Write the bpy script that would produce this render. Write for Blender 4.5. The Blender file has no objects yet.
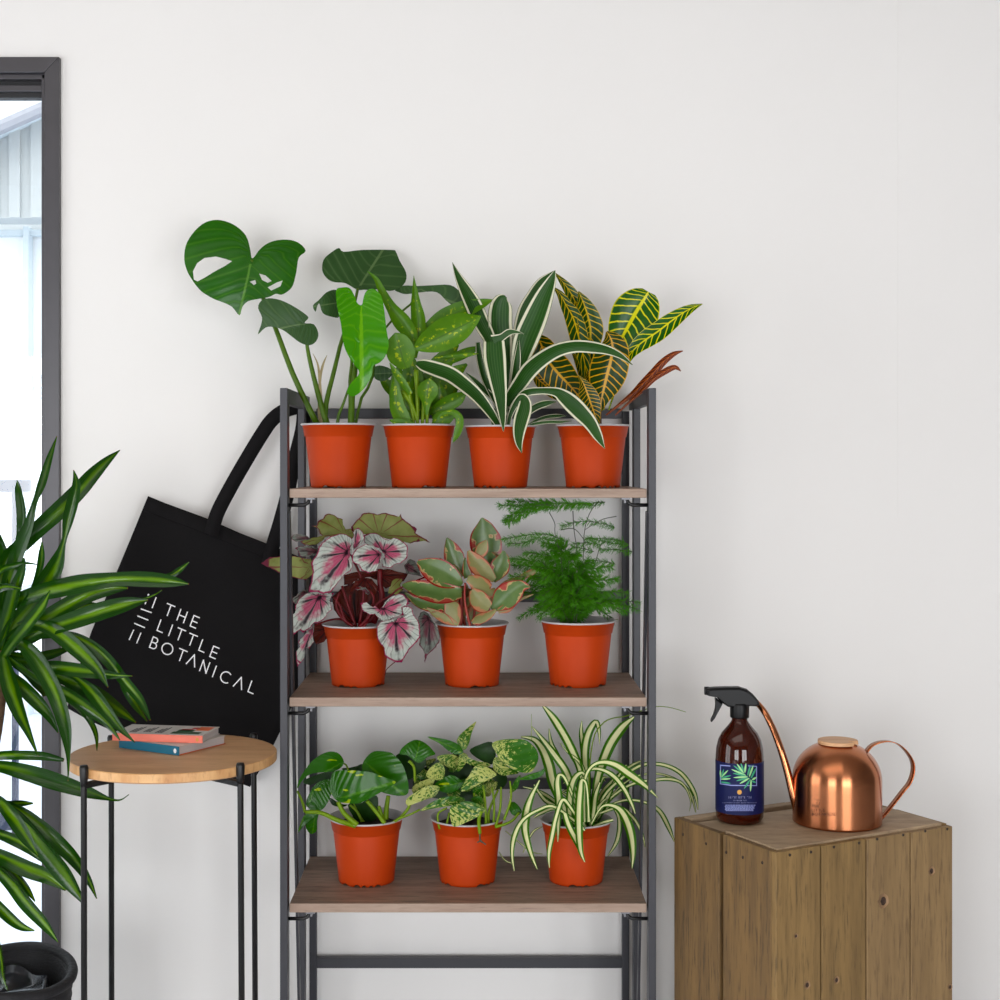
import bpy, math, random
from mathutils import Vector, Matrix
from mathutils.geometry import delaunay_2d_cdt
random.seed(7)
PI = math.pi
SC = bpy.context.scene
COL = SC.collection
F, CX, CY, CAMD, EYE = 1458.0, 480.0, 465.0, 2.80, 1.20

def W(px, py, d):
    """point that shows at px,py when it stands d metres in front of the camera"""
    return Vector(((px-CX)*d/F, d-CAMD, EYE-(py-CY)*d/F))

def lin(c):
    return tuple((x/12.92 if x <= .04045 else ((x+.055)/1.055)**2.4) for x in (v/255.0 for v in c)) + (1.0,)

# ------------------------------------------------------------------ materials
class Mat:
    def __init__(s, name):
        s.m = bpy.data.materials.new(name); s.m.use_nodes = True
        s.t = s.m.node_tree; s.t.nodes.clear()
        s.out = s.t.nodes.new('ShaderNodeOutputMaterial')
    def node(s, typ, **kw):
        n = s.t.nodes.new(typ)
        for k, v in kw.items(): setattr(n, k, v)
        return n
    def put(s, sock, v):
        if isinstance(v, bpy.types.NodeSocket): s.t.links.new(v, sock)
        else: sock.default_value = v
    def math(s, op, a, b=0.0, c=0.0):
        n = s.node('ShaderNodeMath', operation=op)
        s.put(n.inputs[0], a); s.put(n.inputs[1], b); s.put(n.inputs[2], c)
        return n.outputs[0]
    def step(s, x, a, b):
        n = s.node('ShaderNodeMapRange', interpolation_type='SMOOTHSTEP')
        s.put(n.inputs[0], x); n.inputs[1].default_value = a; n.inputs[2].default_value = b
        return n.outputs[0]
    def mix(s, f, a, b):
        n = s.node('ShaderNodeMix', data_type='RGBA')
        s.put(n.inputs[0], f)
        s.put(n.inputs[6], lin(a) if isinstance(a, tuple) else a)
        s.put(n.inputs[7], lin(b) if isinstance(b, tuple) else b)
        return n.outputs[2]
    def noise(s, scale, vec=None, detail=3.0, rough=.5, stretch=None):
        if vec is None:
            vec = s.node('ShaderNodeTexCoord').outputs['Object']
        if stretch:
            mp = s.node('ShaderNodeMapping'); s.t.links.new(vec, mp.inputs[0]); mp.inputs[3].default_value = stretch
            vec = mp.outputs[0]
        n = s.node('ShaderNodeTexNoise'); s.t.links.new(vec, n.inputs['Vector'])
        n.inputs['Scale'].default_value = scale; n.inputs['Detail'].default_value = detail
        n.inputs['Roughness'].default_value = rough
        return n.outputs[0]
    def uv(s):
        tc = s.node('ShaderNodeTexCoord'); sp = s.node('ShaderNodeSeparateXYZ')
        s.t.links.new(tc.outputs['UV'], sp.inputs[0])
        return sp.outputs[0], sp.outputs[1]
    def bsdf(s, col, rough=.5, metal=0.0, **kw):
        p = s.node('ShaderNodeBsdfPrincipled')
        s.put(p.inputs['Base Color'], lin(col) if isinstance(col, tuple) else col)
        s.put(p.inputs['Roughness'], rough); s.put(p.inputs['Metallic'], metal)
        for k, v in kw.items(): s.put(p.inputs[k.replace('_', ' ')], v)
        s.p = p
        return p.outputs[0]
    def bump(s, h, dist=.002, strength=.5):
        b = s.node('ShaderNodeBump'); b.inputs['Distance'].default_value = dist; b.inputs['Strength'].default_value = strength
        s.t.links.new(h, b.inputs['Height']); s.t.links.new(b.outputs[0], s.p.inputs['Normal'])
    def done(s, sh):
        s.t.links.new(sh, s.out.inputs[0]); return s.m

def plain(name, col, rough=.5, metal=0.0, var=0.06, nscale=30, **kw):
    m = Mat(name)
    c = m.mix(m.noise(nscale), tuple(max(0, v*(1-var)) for v in col), tuple(min(255, v*(1+var)) for v in col))
    return m.done(m.bsdf(c, rough, metal, **kw))

def leafmat(name, fn, rough=.32, trans=.15, spec=.24, sat=1.12, val=.78, hue=.485):
    m = Mat(name)
    hs = m.node('ShaderNodeHueSaturation'); hs.inputs['Saturation'].default_value = sat; hs.inputs['Value'].default_value = val; hs.inputs['Hue'].default_value = hue
    m.t.links.new(fn(m), hs.inputs['Color']); col = hs.outputs[0]
    b = m.bsdf(col, rough); m.p.inputs['Specular IOR Level'].default_value = spec
    if getattr(m, 'h', None): m.bump(m.h, .0010, getattr(m, 'hs', .22))
    else: m.bump(m.noise(140, detail=1), .0006, .35)
    t = m.node('ShaderNodeBsdfTranslucent'); m.t.links.new(col, t.inputs[0])
    mx = m.node('ShaderNodeMixShader'); mx.inputs[0].default_value = trans
    m.t.links.new(b, mx.inputs[1]); m.t.links.new(t.outputs[0], mx.inputs[2])
    return m.done(mx.outputs[0])

def rib(m):      # u 0..1 along the leaf, signed side -1..1
    u, v = m.uv()
    s = m.math('SUBTRACT', m.math('MULTIPLY', v, 2.0), 1.0)
    return u, s, m.math('ABSOLUTE', s)

def disc(m):     # x along the leaf from the stalk, y across, r 0..1 to the margin
    u, v = m.uv()
    x = m.math('SUBTRACT', m.math('MULTIPLY', u, 2.0), 1.0)
    y = m.math('SUBTRACT', m.math('MULTIPLY', v, 2.0), 1.0)
    r = m.math('SQRT', m.math('ADD', m.math('MULTIPLY', x, x), m.math('MULTIPLY', y, y)))
    return x, y, r

def c_monstera(dk, lt, vein):
    def f(m):
        x, y, r = disc(m); ay = m.math('ABSOLUTE', y)
        c = m.mix(m.noise(18), dk, lt)
        ch = m.math('FRACT', m.math('MULTIPLY', m.math('SUBTRACT', x, m.math('MULTIPLY', ay, .55)), 4.5))
        ln = m.math('SUBTRACT', 1.0, m.step(m.math('ABSOLUTE', m.math('SUBTRACT', ch, .5)), .0, .16))
        c = m.mix(m.math('MULTIPLY', ln, .28), c, vein)
        m.h = m.math('SINE', m.math('MULTIPLY', m.math('SUBTRACT', x, m.math('MULTIPLY', ay, .55)), 28.0))
        mid = m.math('MULTIPLY', m.math('SUBTRACT', 1.0, m.step(ay, .012, .035)), m.math('GREATER_THAN', x, -.02))
        return m.mix(m.math('MULTIPLY', mid, .75), c, vein)
    return f

def c_dieff(m):
    u, s, a = rib(m)
    c = m.mix(m.noise(30), (36, 100, 20), (98, 152, 40))
    sp = m.math('MULTIPLY', m.step(m.noise(120, detail=2), .57, .66), m.math('SUBTRACT', 1.0, m.step(a, .25, .75)))
    c = m.mix(m.math('MULTIPLY', sp, .8), c, (178, 200, 60))
    return m.mix(m.math('SUBTRACT', 1.0, m.step(a, .02, .07)), c, (70, 110, 40))

def c_warneck(m):
    u, s, a = rib(m)
    c = m.mix(m.noise(9, stretch=(1, 1, 1)), (18, 58, 20), (42, 92, 34))
    st = m.math('MULTIPLY', m.step(m.math('SINE', m.math('MULTIPLY', s, 26.0)), .3, 1.0), .28)
    c = m.mix(st, c, (84, 128, 70))
    band = m.math('MULTIPLY', m.step(a, .70, .76), m.math('SUBTRACT', 1.0, m.step(a, .93, .98)))
    return m.mix(band, c, (236, 236, 208))

def c_croton(dk, gr, ye):
    def f(m):
        u, s, a = rib(m)
        c = m.mix(m.noise(40), dk, gr)
        wob = m.math('MULTIPLY', m.noise(45, detail=2), .55)
        ch = m.math('FRACT', m.math('ADD', m.math('SUBTRACT', m.math('MULTIPLY', u, 14.0), m.math('MULTIPLY', a, -1.5)), wob))
        ln = m.math('SUBTRACT', 1.0, m.step(m.math('ABSOLUTE', m.math('SUBTRACT', ch, .5)), .05, .13))
        c = m.mix(ln, c, ye)
        c = m.mix(m.math('MULTIPLY', m.step(a, .93, .98), .8), c, ye)
        return m.mix(m.math('SUBTRACT', 1.0, m.step(a, .05, .10)), c, ye)
    return f

def c_begonia(silver, pink, dark, edge):
    def f(m):
        x, y, r = disc(m)
        th = m.math('ARCTAN2', y, x)
        k = m.math('ABSOLUTE', m.math('SINE', m.math('ADD', m.math('MULTIPLY', th, 4.5), m.math('MULTIPLY', m.noise(40), .8))))
        c = m.mix(m.noise(70), silver, tuple(int(v*.82) for v in silver))
        fine = m.math('ABSOLUTE', m.math('SINE', m.math('ADD', m.math('MULTIPLY', th, 17), m.math('MULTIPLY', m.noise(60), 4.0))))
        m.h = fine; m.hs = .9
        c = m.mix(m.math('MULTIPLY', m.math('SUBTRACT', 1.0, m.step(fine, .0, .45)), .5), c, dark)
        nr = m.math('ADD', r, m.math('MULTIPLY', m.math('SUBTRACT', m.noise(95, detail=4), .5), .7))
        nr = m.math('SUBTRACT', nr, m.math('MULTIPLY', m.math('MAXIMUM', x, 0.0), .18))
        c = m.mix(m.math('MULTIPLY', m.math('MULTIPLY', m.math('SUBTRACT', 1.0, m.step(nr, .36, .7)), m.step(k, .1, .5)), .85), c, pink)
        dl = m.math('MULTIPLY', m.math('SUBTRACT', 1.0, m.step(nr, .5, .85)), m.math('SUBTRACT', 1.0, m.step(k, .16, .5)))
        c = m.mix(dl, c, dark)
        c = m.mix(m.math('SUBTRACT', 1.0, m.step(r, .08, .2)), c, dark)
        return m.mix(m.step(r, .94, .975), c, edge)
    return f

def c_begback(m):
    x, y, r = disc(m)
    th = m.math('ARCTAN2', y, x)
    k = m.math('ABSOLUTE', m.math('SINE', m.math('ADD', m.math('MULTIPLY', th, 5.0), m.math('MULTIPLY', m.noise(40), .8))))
    c = m.mix(m.noise(60), (104, 116, 52), (158, 168, 104))
    c = m.mix(m.math('MULTIPLY', m.math('SUBTRACT', 1.0, m.step(k, .05, .25)), .75), c, (120, 40, 45))
    return m.mix(m.step(r, .93, .98), c, (110, 24, 40))

def c_ruby(m):
    u, s, a = rib(m)
    c = m.mix(m.noise(60), (66, 100, 52), (116, 138, 84))
    e = m.math('ADD', a, m.math('MULTIPLY', m.math('SUBTRACT', m.noise(48, detail=3), .5), 2.1))
    c = m.mix(m.math('MULTIPLY', m.step(e, .76, .84), .8), c, (206, 180, 132))
    c = m.mix(m.step(e, .88, .98), c, (172, 92, 80))
    return m.mix(m.step(a, .85, .92), c, (150, 50, 44))

def c_rubyback(m):
    u, s, a = rib(m)
    c = m.mix(m.noise(60), (128, 134, 84), (168, 160, 112))
    e = m.math('ADD', a, m.math('MULTIPLY', m.math('SUBTRACT', m.noise(48, detail=3), .5), 2.1))
    c = m.mix(m.step(e, .6, .8), c, (196, 140, 108))
    return m.mix(m.step(a, .88, .95), c, (168, 66, 56))

def c_pothos(m):
    x, y, r = disc(m); ay = m.math('ABSOLUTE', y)
    c = m.mix(m.noise(25), (20, 84, 16), (44, 118, 28))
    m.h = m.math('SINE', m.math('MULTIPLY', m.math('SUBTRACT', x, m.math('MULTIPLY', ay, .9)), 26.0))
    fl = m.step(m.noise(34, detail=1, stretch=(1, 1, 2.2)), .72, .74)
    c = m.mix(m.math('MULTIPLY', fl, .85), c, (170, 200, 60))
    mid = m.math('SUBTRACT', 1.0, m.step(ay, .012, .04))
    return m.mix(m.math('MULTIPLY', mid, .4), c, (96, 160, 50))

def c_marble(m):
    x, y, r = disc(m); ay = m.math('ABSOLUTE', y)
    c = m.mix(m.noise(25), (22, 84, 18), (52, 122, 34))
    m.h = m.math('SINE', m.math('MULTIPLY', m.math('SUBTRACT', x, m.math('MULTIPLY', ay, .9)), 26.0))
    cv = m.node('ShaderNodeCombineXYZ'); big = m.noise(9, detail=0)
    m.put(cv.inputs[0], m.math('MULTIPLY', m.math('SUBTRACT', x, m.math('MULTIPLY', ay, .9)), 2.0)); m.put(cv.inputs[1], m.math('MULTIPLY', m.math('ADD', y, m.math('MULTIPLY', x, .5)), .8)); m.put(cv.inputs[2], m.math('MULTIPLY', big, 14.0))
    nz = m.noise(5.0, cv.outputs[0], 4, .65)
    amt = m.math('ADD', nz, m.math('MULTIPLY', m.math('SUBTRACT', m.noise(16, detail=0), .5), .5))
    fl = m.step(amt, .515, .58)
    c = m.mix(m.math('MULTIPLY', fl, .9), c, (200, 210, 130))
    return c

def c_spider(m):
    u, s, a = rib(m)
    c = m.mix(m.noise(20), (32, 92, 20), (66, 126, 36))
    c = m.mix(m.math('SUBTRACT', 1.0, m.step(a, .40, .54)), c, (224, 228, 178))
    return c

def c_corn(m):
    u, s, a = rib(m)
    c = m.mix(m.noise(12), (14, 50, 16), (30, 78, 26))
    st = m.math('ABSOLUTE', m.math('SINE', m.math('MULTIPLY', s, 14.0)))
    c = m.mix(m.math('MULTIPLY', st, .25), c, (52, 104, 40))
    cen = m.math('SUBTRACT', 1.0, m.step(m.math('ADD', a, m.math('MULTIPLY', m.math('SUBTRACT', m.noise(16), .5), .7)), .05, .5))
    c = m.mix(m.math('MULTIPLY', cen, m.step(m.noise(6, detail=1), .35, .6)), c, (96, 150, 24))
    return m.mix(m.step(u, .985, 1.0), c, (120, 84, 40))

MT = {}
MT['mon'] = leafmat('monstera_leaf_green', c_monstera((20, 84, 20), (38, 112, 30), (96, 150, 70)), .28)
MT['mondk'] = leafmat('monstera_leaf_dark', c_monstera((40, 74, 38), (58, 94, 52), (104, 132, 88)), .4, .08)
MT['monbr'] = leafmat('monstera_leaf_young', c_monstera((40, 136, 20), (66, 160, 34), (120, 190, 70)), .2)
MT['die'] = leafmat('dieffenbachia_leaf', c_dieff, .34)
MT['war'] = leafmat('striped_dracaena_leaf', c_warneck, .38, .12)
MT['cro'] = leafmat('croton_leaf_yellow', c_croton((16, 56, 16), (30, 84, 20), (214, 190, 40)), .28)
MT['crob'] = leafmat('croton_leaf_bright', c_croton((14, 72, 14), (26, 104, 24), (224, 228, 40)), .25)
MT['croo'] = leafmat('croton_leaf_orange', c_croton((22, 46, 10), (44, 76, 16), (228, 172, 40)), .3, hue=.5)
MT['cror'] = leafmat('croton_leaf_red', c_croton((84, 34, 24), (104, 48, 32), (196, 110, 64)), .35, hue=.5)
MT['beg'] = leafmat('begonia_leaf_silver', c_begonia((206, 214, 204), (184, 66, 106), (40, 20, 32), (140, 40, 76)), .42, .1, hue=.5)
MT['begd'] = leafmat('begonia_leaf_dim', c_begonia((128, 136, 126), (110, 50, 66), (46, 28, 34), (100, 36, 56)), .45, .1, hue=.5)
MT['begb'] = leafmat('begonia_leaf_back', c_begback, .5, .2)
MT['begr'] = leafmat('begonia_leaf_burgundy', c_begonia((104, 44, 34), (96, 30, 28), (34, 10, 12), (70, 20, 24)), .5, .1, hue=.5, val=.7)
MT['rub'] = leafmat('ruby_leaf', c_ruby, .28, .08, hue=.495, val=.78, spec=.35)
MT['rubb'] = leafmat('ruby_leaf_back', c_rubyback, .38, .08, hue=.5, val=.7, spec=.35)
MT['pot'] = leafmat('pothos_leaf', c_pothos, .22, .12)
MT['potd'] = leafmat('pothos_leaf_shaded', lambda m: m.mix(m.noise(25), (14, 44, 14), (34, 74, 26)), .4, .1)  # darker copy of the leaf green, shade put into the colour
MT['mar'] = leafmat('marbled_pothos_leaf', c_marble, .28, .15)
MT['spi'] = leafmat('spider_leaf', c_spider, .36, .2, val=.95)
MT['corn'] = leafmat('corn_plant_leaf', c_corn, .2, .08, val=.7, spec=.3)
MT['fern'] = leafmat('fern_frond', lambda m: m.mix(m.noise(14), (14, 92, 24), (84, 160, 44)), .5, .3, val=1.0)
MT['stem'] = leafmat('green_stem', lambda m: m.mix(m.noise(60), (44, 84, 26), (96, 132, 50)), .4, .05)
MT['stemy'] = leafmat('yellow_green_stem', lambda m: m.mix(m.noise(60), (96, 144, 42), (140, 172, 66)), .4, .1)
MT['stemr'] = leafmat('dark_red_stem', lambda m: m.mix(m.noise(60), (70, 18, 14), (124, 48, 34)), .45, .05)
MT['stemp'] = leafmat('pinkish_stem', lambda m: m.mix(m.noise(60), (150, 70, 60), (186, 120, 96)), .45, .05)
MT['dry'] = leafmat('dry_sheath', lambda m: m.mix(m.noise(60), (150, 140, 96), (200, 190, 150)), .6, .2)
MT['brn'] = plain('fern_wire_stem', (58, 62, 44), .6)

m = Mat('terracotta_plastic')
c = m.mix(m.noise(22, detail=4), (176, 55, 8), (187, 63, 12))
c = m.mix(m.math('MULTIPLY', m.step(m.noise(9), .62, .8), .15), c, (214, 130, 96))
b = m.bsdf(c, .5); m.p.inputs['Specular IOR Level'].default_value = .14; m.bump(m.noise(30, detail=1), .0015, .25); MT['tc'] = m.done(b)
MT['rim'] = plain('pot_rim_grey', (186, 183, 184), .45)
m = Mat('potting_soil'); c = m.mix(m.noise(240, detail=5), (14, 9, 6), (58, 40, 28)); b = m.bsdf(c, .95)
m.bump(m.noise(260, detail=5), .006, 1.0); MT['soil'] = m.done(b)
m = Mat('wall_paint'); c = m.mix(m.noise(1.4), (226, 224, 222), (231, 229, 227)); b = m.bsdf(c, .85)
m.bump(m.noise(420, detail=2), .0006, .12); MT['wall'] = m.done(b)
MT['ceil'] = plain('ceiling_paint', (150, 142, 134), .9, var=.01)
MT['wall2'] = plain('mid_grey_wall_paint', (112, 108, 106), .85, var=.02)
m = Mat('concrete_floor'); c = m.mix(m.noise(3, detail=6), (222, 224, 230), (234, 235, 240)); MT['floor'] = m.done(m.bsdf(c, .6))
MT['iron'] = plain('dark_powder_coated_steel', (50, 50, 56), .45, .1, .06, 80)
MT['black'] = plain('black_steel', (13, 12, 13), .42, .1)
MT['alu'] = plain('grey_door_frame', (66, 64, 68), .35, .2)
MT['aludk'] = plain('dark_rubber_gasket', (24, 24, 27), .6)
MT['silver'] = plain('zinc_bracket', (120, 120, 124), .45, .6)

def wood(name, a, b, dk, rough=.6, st=(1, 9, 9), scale=6, knots=0.0, ringa=.5, streak=.5):
    m = Mat(name)
    vec = m.node('ShaderNodeTexCoord').outputs['Object']
    n1 = m.noise(scale, vec, 5, .6, st)
    n2 = m.noise(scale*5, vec, 4, .6, st)
    c = m.mix(m.step(n1, .3, .7), a, b)
    c = m.mix(m.math('MULTIPLY', m.step(n2, .5, .72), streak), c, dk)
    c = m.mix(m.math('MULTIPLY', m.step(m.noise(2.2, vec, 2), .45, .75), ringa), c, dk)
    bs = m.bsdf(c, rough); m.bump(n2, .0012, .4)
    return m.done(bs)
MT['shelfwood'] = wood('shelf_board_wood', (152, 130, 112), (122, 102, 88), (84, 68, 58), .6, (1, 10, 10), 5, ringa=.25, streak=.8)
MT['shelfedge_lit'] = wood('shelf_edge_wood_lit', (164, 142, 126), (142, 118, 102), (112, 92, 78), .6, (1, 12, 12), 5, ringa=.2)  # paler than the board tops: light on the edges put into the colour
MT['mango'] = wood('table_top_wood', (208, 164, 120), (188, 142, 100), (152, 108, 74), .45, (1, 5, 5), 5, ringa=.25, streak=.35)
MT['mangoedge'] = wood('table_edge_wood', (222, 176, 122), (196, 142, 88), (160, 106, 62), .5, (3, 3, 1), 9, ringa=.25)
MT['crate'] = wood('crate_wood', (142, 112, 66), (118, 92, 52), (74, 58, 34), .7, (12, 12, 1), 4, ringa=.4, streak=.75)
MT['cratel'] = wood('crate_wood_warm', (128, 98, 56), (102, 78, 46), (62, 48, 30), .7, (12, 12, 1), 4, ringa=.45, streak=.75)
MT['crateg'] = wood('crate_wood_weathered', (146, 118, 78), (126, 100, 64), (92, 70, 46), .7, (12, 12, 1), 4, ringa=.35, streak=.75)
MT['cratetop'] = wood('crate_top_wood', (176, 152, 122), (150, 128, 102), (116, 96, 74), .7, (2, 9, 9), 5, ringa=.3)
MT['knot'] = plain('wood_knot', (60, 38, 24), .7)
MT['knotring'] = plain('wood_knot_ring', (150, 118, 84), .7)
MT['nail'] = plain('rusty_nail', (58, 46, 40), .6, .4)
m = Mat('black_cotton'); c = m.mix(m.noise(500, detail=2), (10, 9, 10), (19, 17, 19)); b = m.bsdf(c, .9)
m.p.inputs['Specular IOR Level'].default_value = .2
m.bump(m.noise(7, detail=4), .012, .5); MT['cotton'] = m.done(b)
MT['print'] = plain('white_screen_print', (246, 246, 248), .7, var=.01)
m = Mat('brushed_copper'); c = m.mix(m.noise(8), (178, 112, 76), (188, 122, 84)); b = m.bsdf(c, .24, 1.0)
m.p.inputs['Anisotropic'].default_value = .75
m.p.inputs['Anisotropic Rotation'].default_value = .25
tg = m.node('ShaderNodeTangent', direction_type='RADIAL', axis='Z'); m.t.links.new(tg.outputs[0], m.p.inputs['Tangent'])
MT['copper'] = m.done(b)
MT['copper2'] = plain('polished_copper', (186, 118, 80), .16, 1.0, .03)
MT['etch'] = plain('etched_copper', (92, 52, 34), .6, .6)
MT['lid'] = wood('lid_wood', (214, 168, 124), (198, 148, 104), (176, 126, 84), .5, (1, 6, 6), 10, ringa=.1, streak=.2)
m = Mat('amber_glass'); c = m.mix(m.noise(9), (78, 24, 7), (60, 16, 5)); b = m.bsdf(c, .04, 0, Transmission_Weight=.55, IOR=1.5); MT['amber'] = m.done(b)
MT['plastic'] = plain('black_plastic', (11, 11, 12), .4, Specular_IOR_Level=.25)
MT['navy'] = plain('navy_label', (14, 22, 70), .45, Specular_IOR_Level=.2)
MT['lab1'] = plain('label_green', (44, 150, 110), .5)
MT['lab2'] = plain('label_light_green', (150, 208, 140), .5)
MT['lab3'] = plain('label_lilac', (136, 146, 206), .5)
MT['lab5'] = plain('label_dim_white', (126, 128, 170), .5)
MT['lab4'] = plain('label_gold', (206, 150, 60), .5)
MT['coral'] = plain('coral_cloth', (236, 124, 104), .6)
MT['teal'] = plain('teal_cloth', (16, 108, 138), .6)
m = Mat('page_edges'); c = m.mix(m.noise(40, stretch=(.2, .2, 30)), (214, 208, 206), (170, 164, 166)); MT['pages'] = m.done(m.bsdf(c, .8))
MT['cover'] = plain('pale_book_cover', (190, 184, 178), .5)
MT['ink'] = plain('dark_ink', (70, 68, 70), .6)
MT['red'] = plain('printed_red', (170, 44, 40), .5)
MT['ora'] = plain('printed_orange', (206, 98, 50), .5)
MT['dgr'] = plain('printed_green', (40, 74, 44), .5)
m = Mat('woven_black_rope'); c = m.mix(m.noise(160), (15, 15, 18), (34, 34, 38)); b = m.bsdf(c, .7)
m.bump(m.noise(120, detail=2, stretch=(1, 1, 5)), .003, .6); MT['rope'] = m.done(b)
MT['liner'] = plain('glossy_black_liner', (40, 42, 50), .25)
m = Mat('ringed_bark'); c = m.mix(m.noise(20, detail=5, stretch=(1, 1, 3)), (112, 84, 58), (60, 42, 28)); b = m.bsdf(c, .85); m.bump(m.noise(30, stretch=(1, 1, 5)), .006, .8); MT['bark'] = m.done(b)
m = Mat('window_glass')
tr = m.node('ShaderNodeBsdfTransparent'); tr.inputs[0].default_value = (.97, .985, .99, 1)
gl = m.node('ShaderNodeBsdfGlossy'); gl.inputs['Roughness'].default_value = .02
mx = m.node('ShaderNodeMixShader'); mx.inputs[0].default_value = .05
m.t.links.new(tr.outputs[0], mx.inputs[1]); m.t.links.new(gl.outputs[0], mx.inputs[2]); MT['glass'] = m.done(mx.outputs[0])
MT['clad'] = plain('white_cladding', (184, 188, 188), .6, var=.02)
MT['pave'] = plain('pale_paving', (206, 214, 226), .8, var=.05, nscale=5)
MT['outwall'] = plain('bright_white_render', (246, 247, 247), .7, var=.01)
MT['outgrey'] = plain('blue_grey_paint', (34, 44, 70), .6)
MT['outpale'] = plain('pale_grey_paint', (206, 216, 222), .6)
MT['gutter'] = plain('gutter_grey', (150, 152, 160), .6)

# ------------------------------------------------------------------ object helpers
ORG = {}
def root_of(o):
    while o.parent: o = o.parent
    return o
def thing(name, label, cat, loc, group=None):
    o = bpy.data.objects.new(name, None); o.empty_display_size = .05; COL.objects.link(o)
    o.location = loc; o['label'] = label; o['category'] = cat
    if group: o['group'] = group
    ORG[o.name] = Vector(loc)
    return o

class MB:
    def __init__(s): s.v = []; s.f = []; s.uv = []; s.mi = []; s.cur = 0; s.pieces = []
    def add(s, vs, fs, uvs=None):
        b = len(s.v); s.pieces.append((b, len(s.f))); s.v += [Vector(p) for p in vs]
        s.uv += uvs if uvs else [(0.5, 0.5)]*len(vs)
        s.f += [tuple(b+i for i in f) for f in fs]; s.mi += [s.cur]*len(fs)
    def box(s, lo, hi, M=None):
        x0, y0, z0 = lo; x1, y1, z1 = hi
        vs = [Vector(p) for p in ((x0,y0,z0),(x1,y0,z0),(x1,y1,z0),(x0,y1,z0),(x0,y0,z1),(x1,y0,z1),(x1,y1,z1),(x0,y1,z1))]
        if M: vs = [M @ p for p in vs]
        s.add(vs, [(0,3,2,1),(4,5,6,7),(0,1,5,4),(1,2,6,5),(2,3,7,6),(3,0,4,7)])
    def tube(s, pts, rad, seg=10, cap=True, flat=None):
        pts = [Vector(p) for p in pts]; n = len(pts)
        rads = rad if isinstance(rad, (list, tuple)) else [rad]*n
        up = Vector((0, 0, 1)); vs = []; prev = None
        for i, p in enumerate(pts):
            t = (pts[min(i+1, n-1)]-pts[max(i-1, 0)]).normalized()
            if prev is None:
                a = t.cross(up)
                if a.length < .1: a = t.cross(Vector((0, 1, 0)))
            else: a = prev - t*prev.dot(t)
            a.normalize(); prev = a; b = t.cross(a)
            for k in range(seg):
                an = 2*PI*k/seg
                vs.append(p + (a*math.cos(an) + b*math.sin(an)*(flat or 1))*rads[i])
        fs = []
        for i in range(n-1):
            for k in range(seg):
                k2 = (k+1) % seg
                fs.append((i*seg+k, i*seg+k2, (i+1)*seg+k2, (i+1)*seg+k))
        if cap: fs += [tuple(range(seg))[::-1], tuple((n-1)*seg+k for k in range(seg))]
        s.add(vs, fs, [(i/(max(n-1, 1)), .5) for i in range(n) for k in range(seg)])
    def lathe(s, prof, c=(0, 0, 0), seg=64, fn=None, cap0=False, cap1=False):
        vs = []; fs = []; c = Vector(c)
        for i, (r, z) in enumerate(prof):
            for k in range(seg):
                an = 2*PI*k/seg
                rr, zz = (r, z) if fn is None else fn(i, r, z, an)
                vs.append(c + Vector((rr*math.cos(an), rr*math.sin(an), zz)))
        for i in range(len(prof)-1):
            for k in range(seg):
                k2 = (k+1) % seg
                fs.append((i*seg+k, i*seg+k2, (i+1)*seg+k2, (i+1)*seg+k))
        if cap0: fs.append(tuple(range(seg))[::-1])
        if cap1: fs.append(tuple((len(prof)-1)*seg+k for k in range(seg)))
        s.add(vs, fs)
    def split(s, name, mat, parent, **kw):
        out = []; k = 0
        while k < len(s.pieces):
            a, fa = s.pieces[k]; b, fb = s.pieces[k+1] if k+1 < len(s.pieces) else (len(s.v), len(s.f))
            q = MB(); q.add(s.v[a:b], [tuple(i-a for i in f) for f in s.f[fa:fb]], s.uv[a:b]); out.append(q.build(name, mat, parent, True, **kw)); k += 1
        return out
    def build(s, name, mat, parent=None, smooth=False, bevel=0, label=None, kind=None):
        base = ORG[root_of(parent).name] if parent else Vector((0, 0, 0))
        if parent is None and kind is None and s.v:
            pass
        me = bpy.data.meshes.new(name)
        me.from_pydata([tuple(p-base) for p in s.v], [], s.f)
        mats = mat if isinstance(mat, (list, tuple)) else [mat]
        for mm in mats: me.materials.append(MT[mm])
        uvl = me.uv_layers.new(name='UVMap')
        li = 0
        for p, mi in zip(me.polygons, s.mi):
            p.use_smooth = smooth; p.material_index = mi if len(mats) > 1 else 0
            for vi, l in zip(p.vertices, p.loop_indices): uvl.data[l].uv = s.uv[vi]
        me.update()
        o = bpy.data.objects.new(name, me); COL.objects.link(o)
        if parent: o.parent = parent
        if bevel:
            bv = o.modifiers.new('bevel', 'BEVEL'); bv.width = bevel; bv.segments = 2; bv.limit_method = 'ANGLE'
        if label: o['label'] = label
        if kind: o['kind'] = kind
        return o

def cr(pts, n):
    """Catmull-Rom through tuples of any length, n samples"""
    out = []; m_ = len(pts)
    for k in range(n):
        t = k/(n-1)*(m_-1); i = min(int(t), m_-2); f = t-i
        p0 = pts[max(i-1, 0)]; p1 = pts[i]; p2 = pts[i+1]; p3 = pts[min(i+2, m_-1)]
        out.append(tuple(.5*((2*b)+(-a+c)*f+(2*a-5*b+4*c-d)*f*f+(-a+3*b-3*c+d)*f**3) for a, b, c, d in zip(p0, p1, p2, p3)))
    return out

class Crop:
    def __init__(s, x0, y0, k): s.x0 = x0; s.y0 = y0; s.k = k
    def px(s, x, y): return s.x0+x/s.k, s.y0+y/s.k

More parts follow.
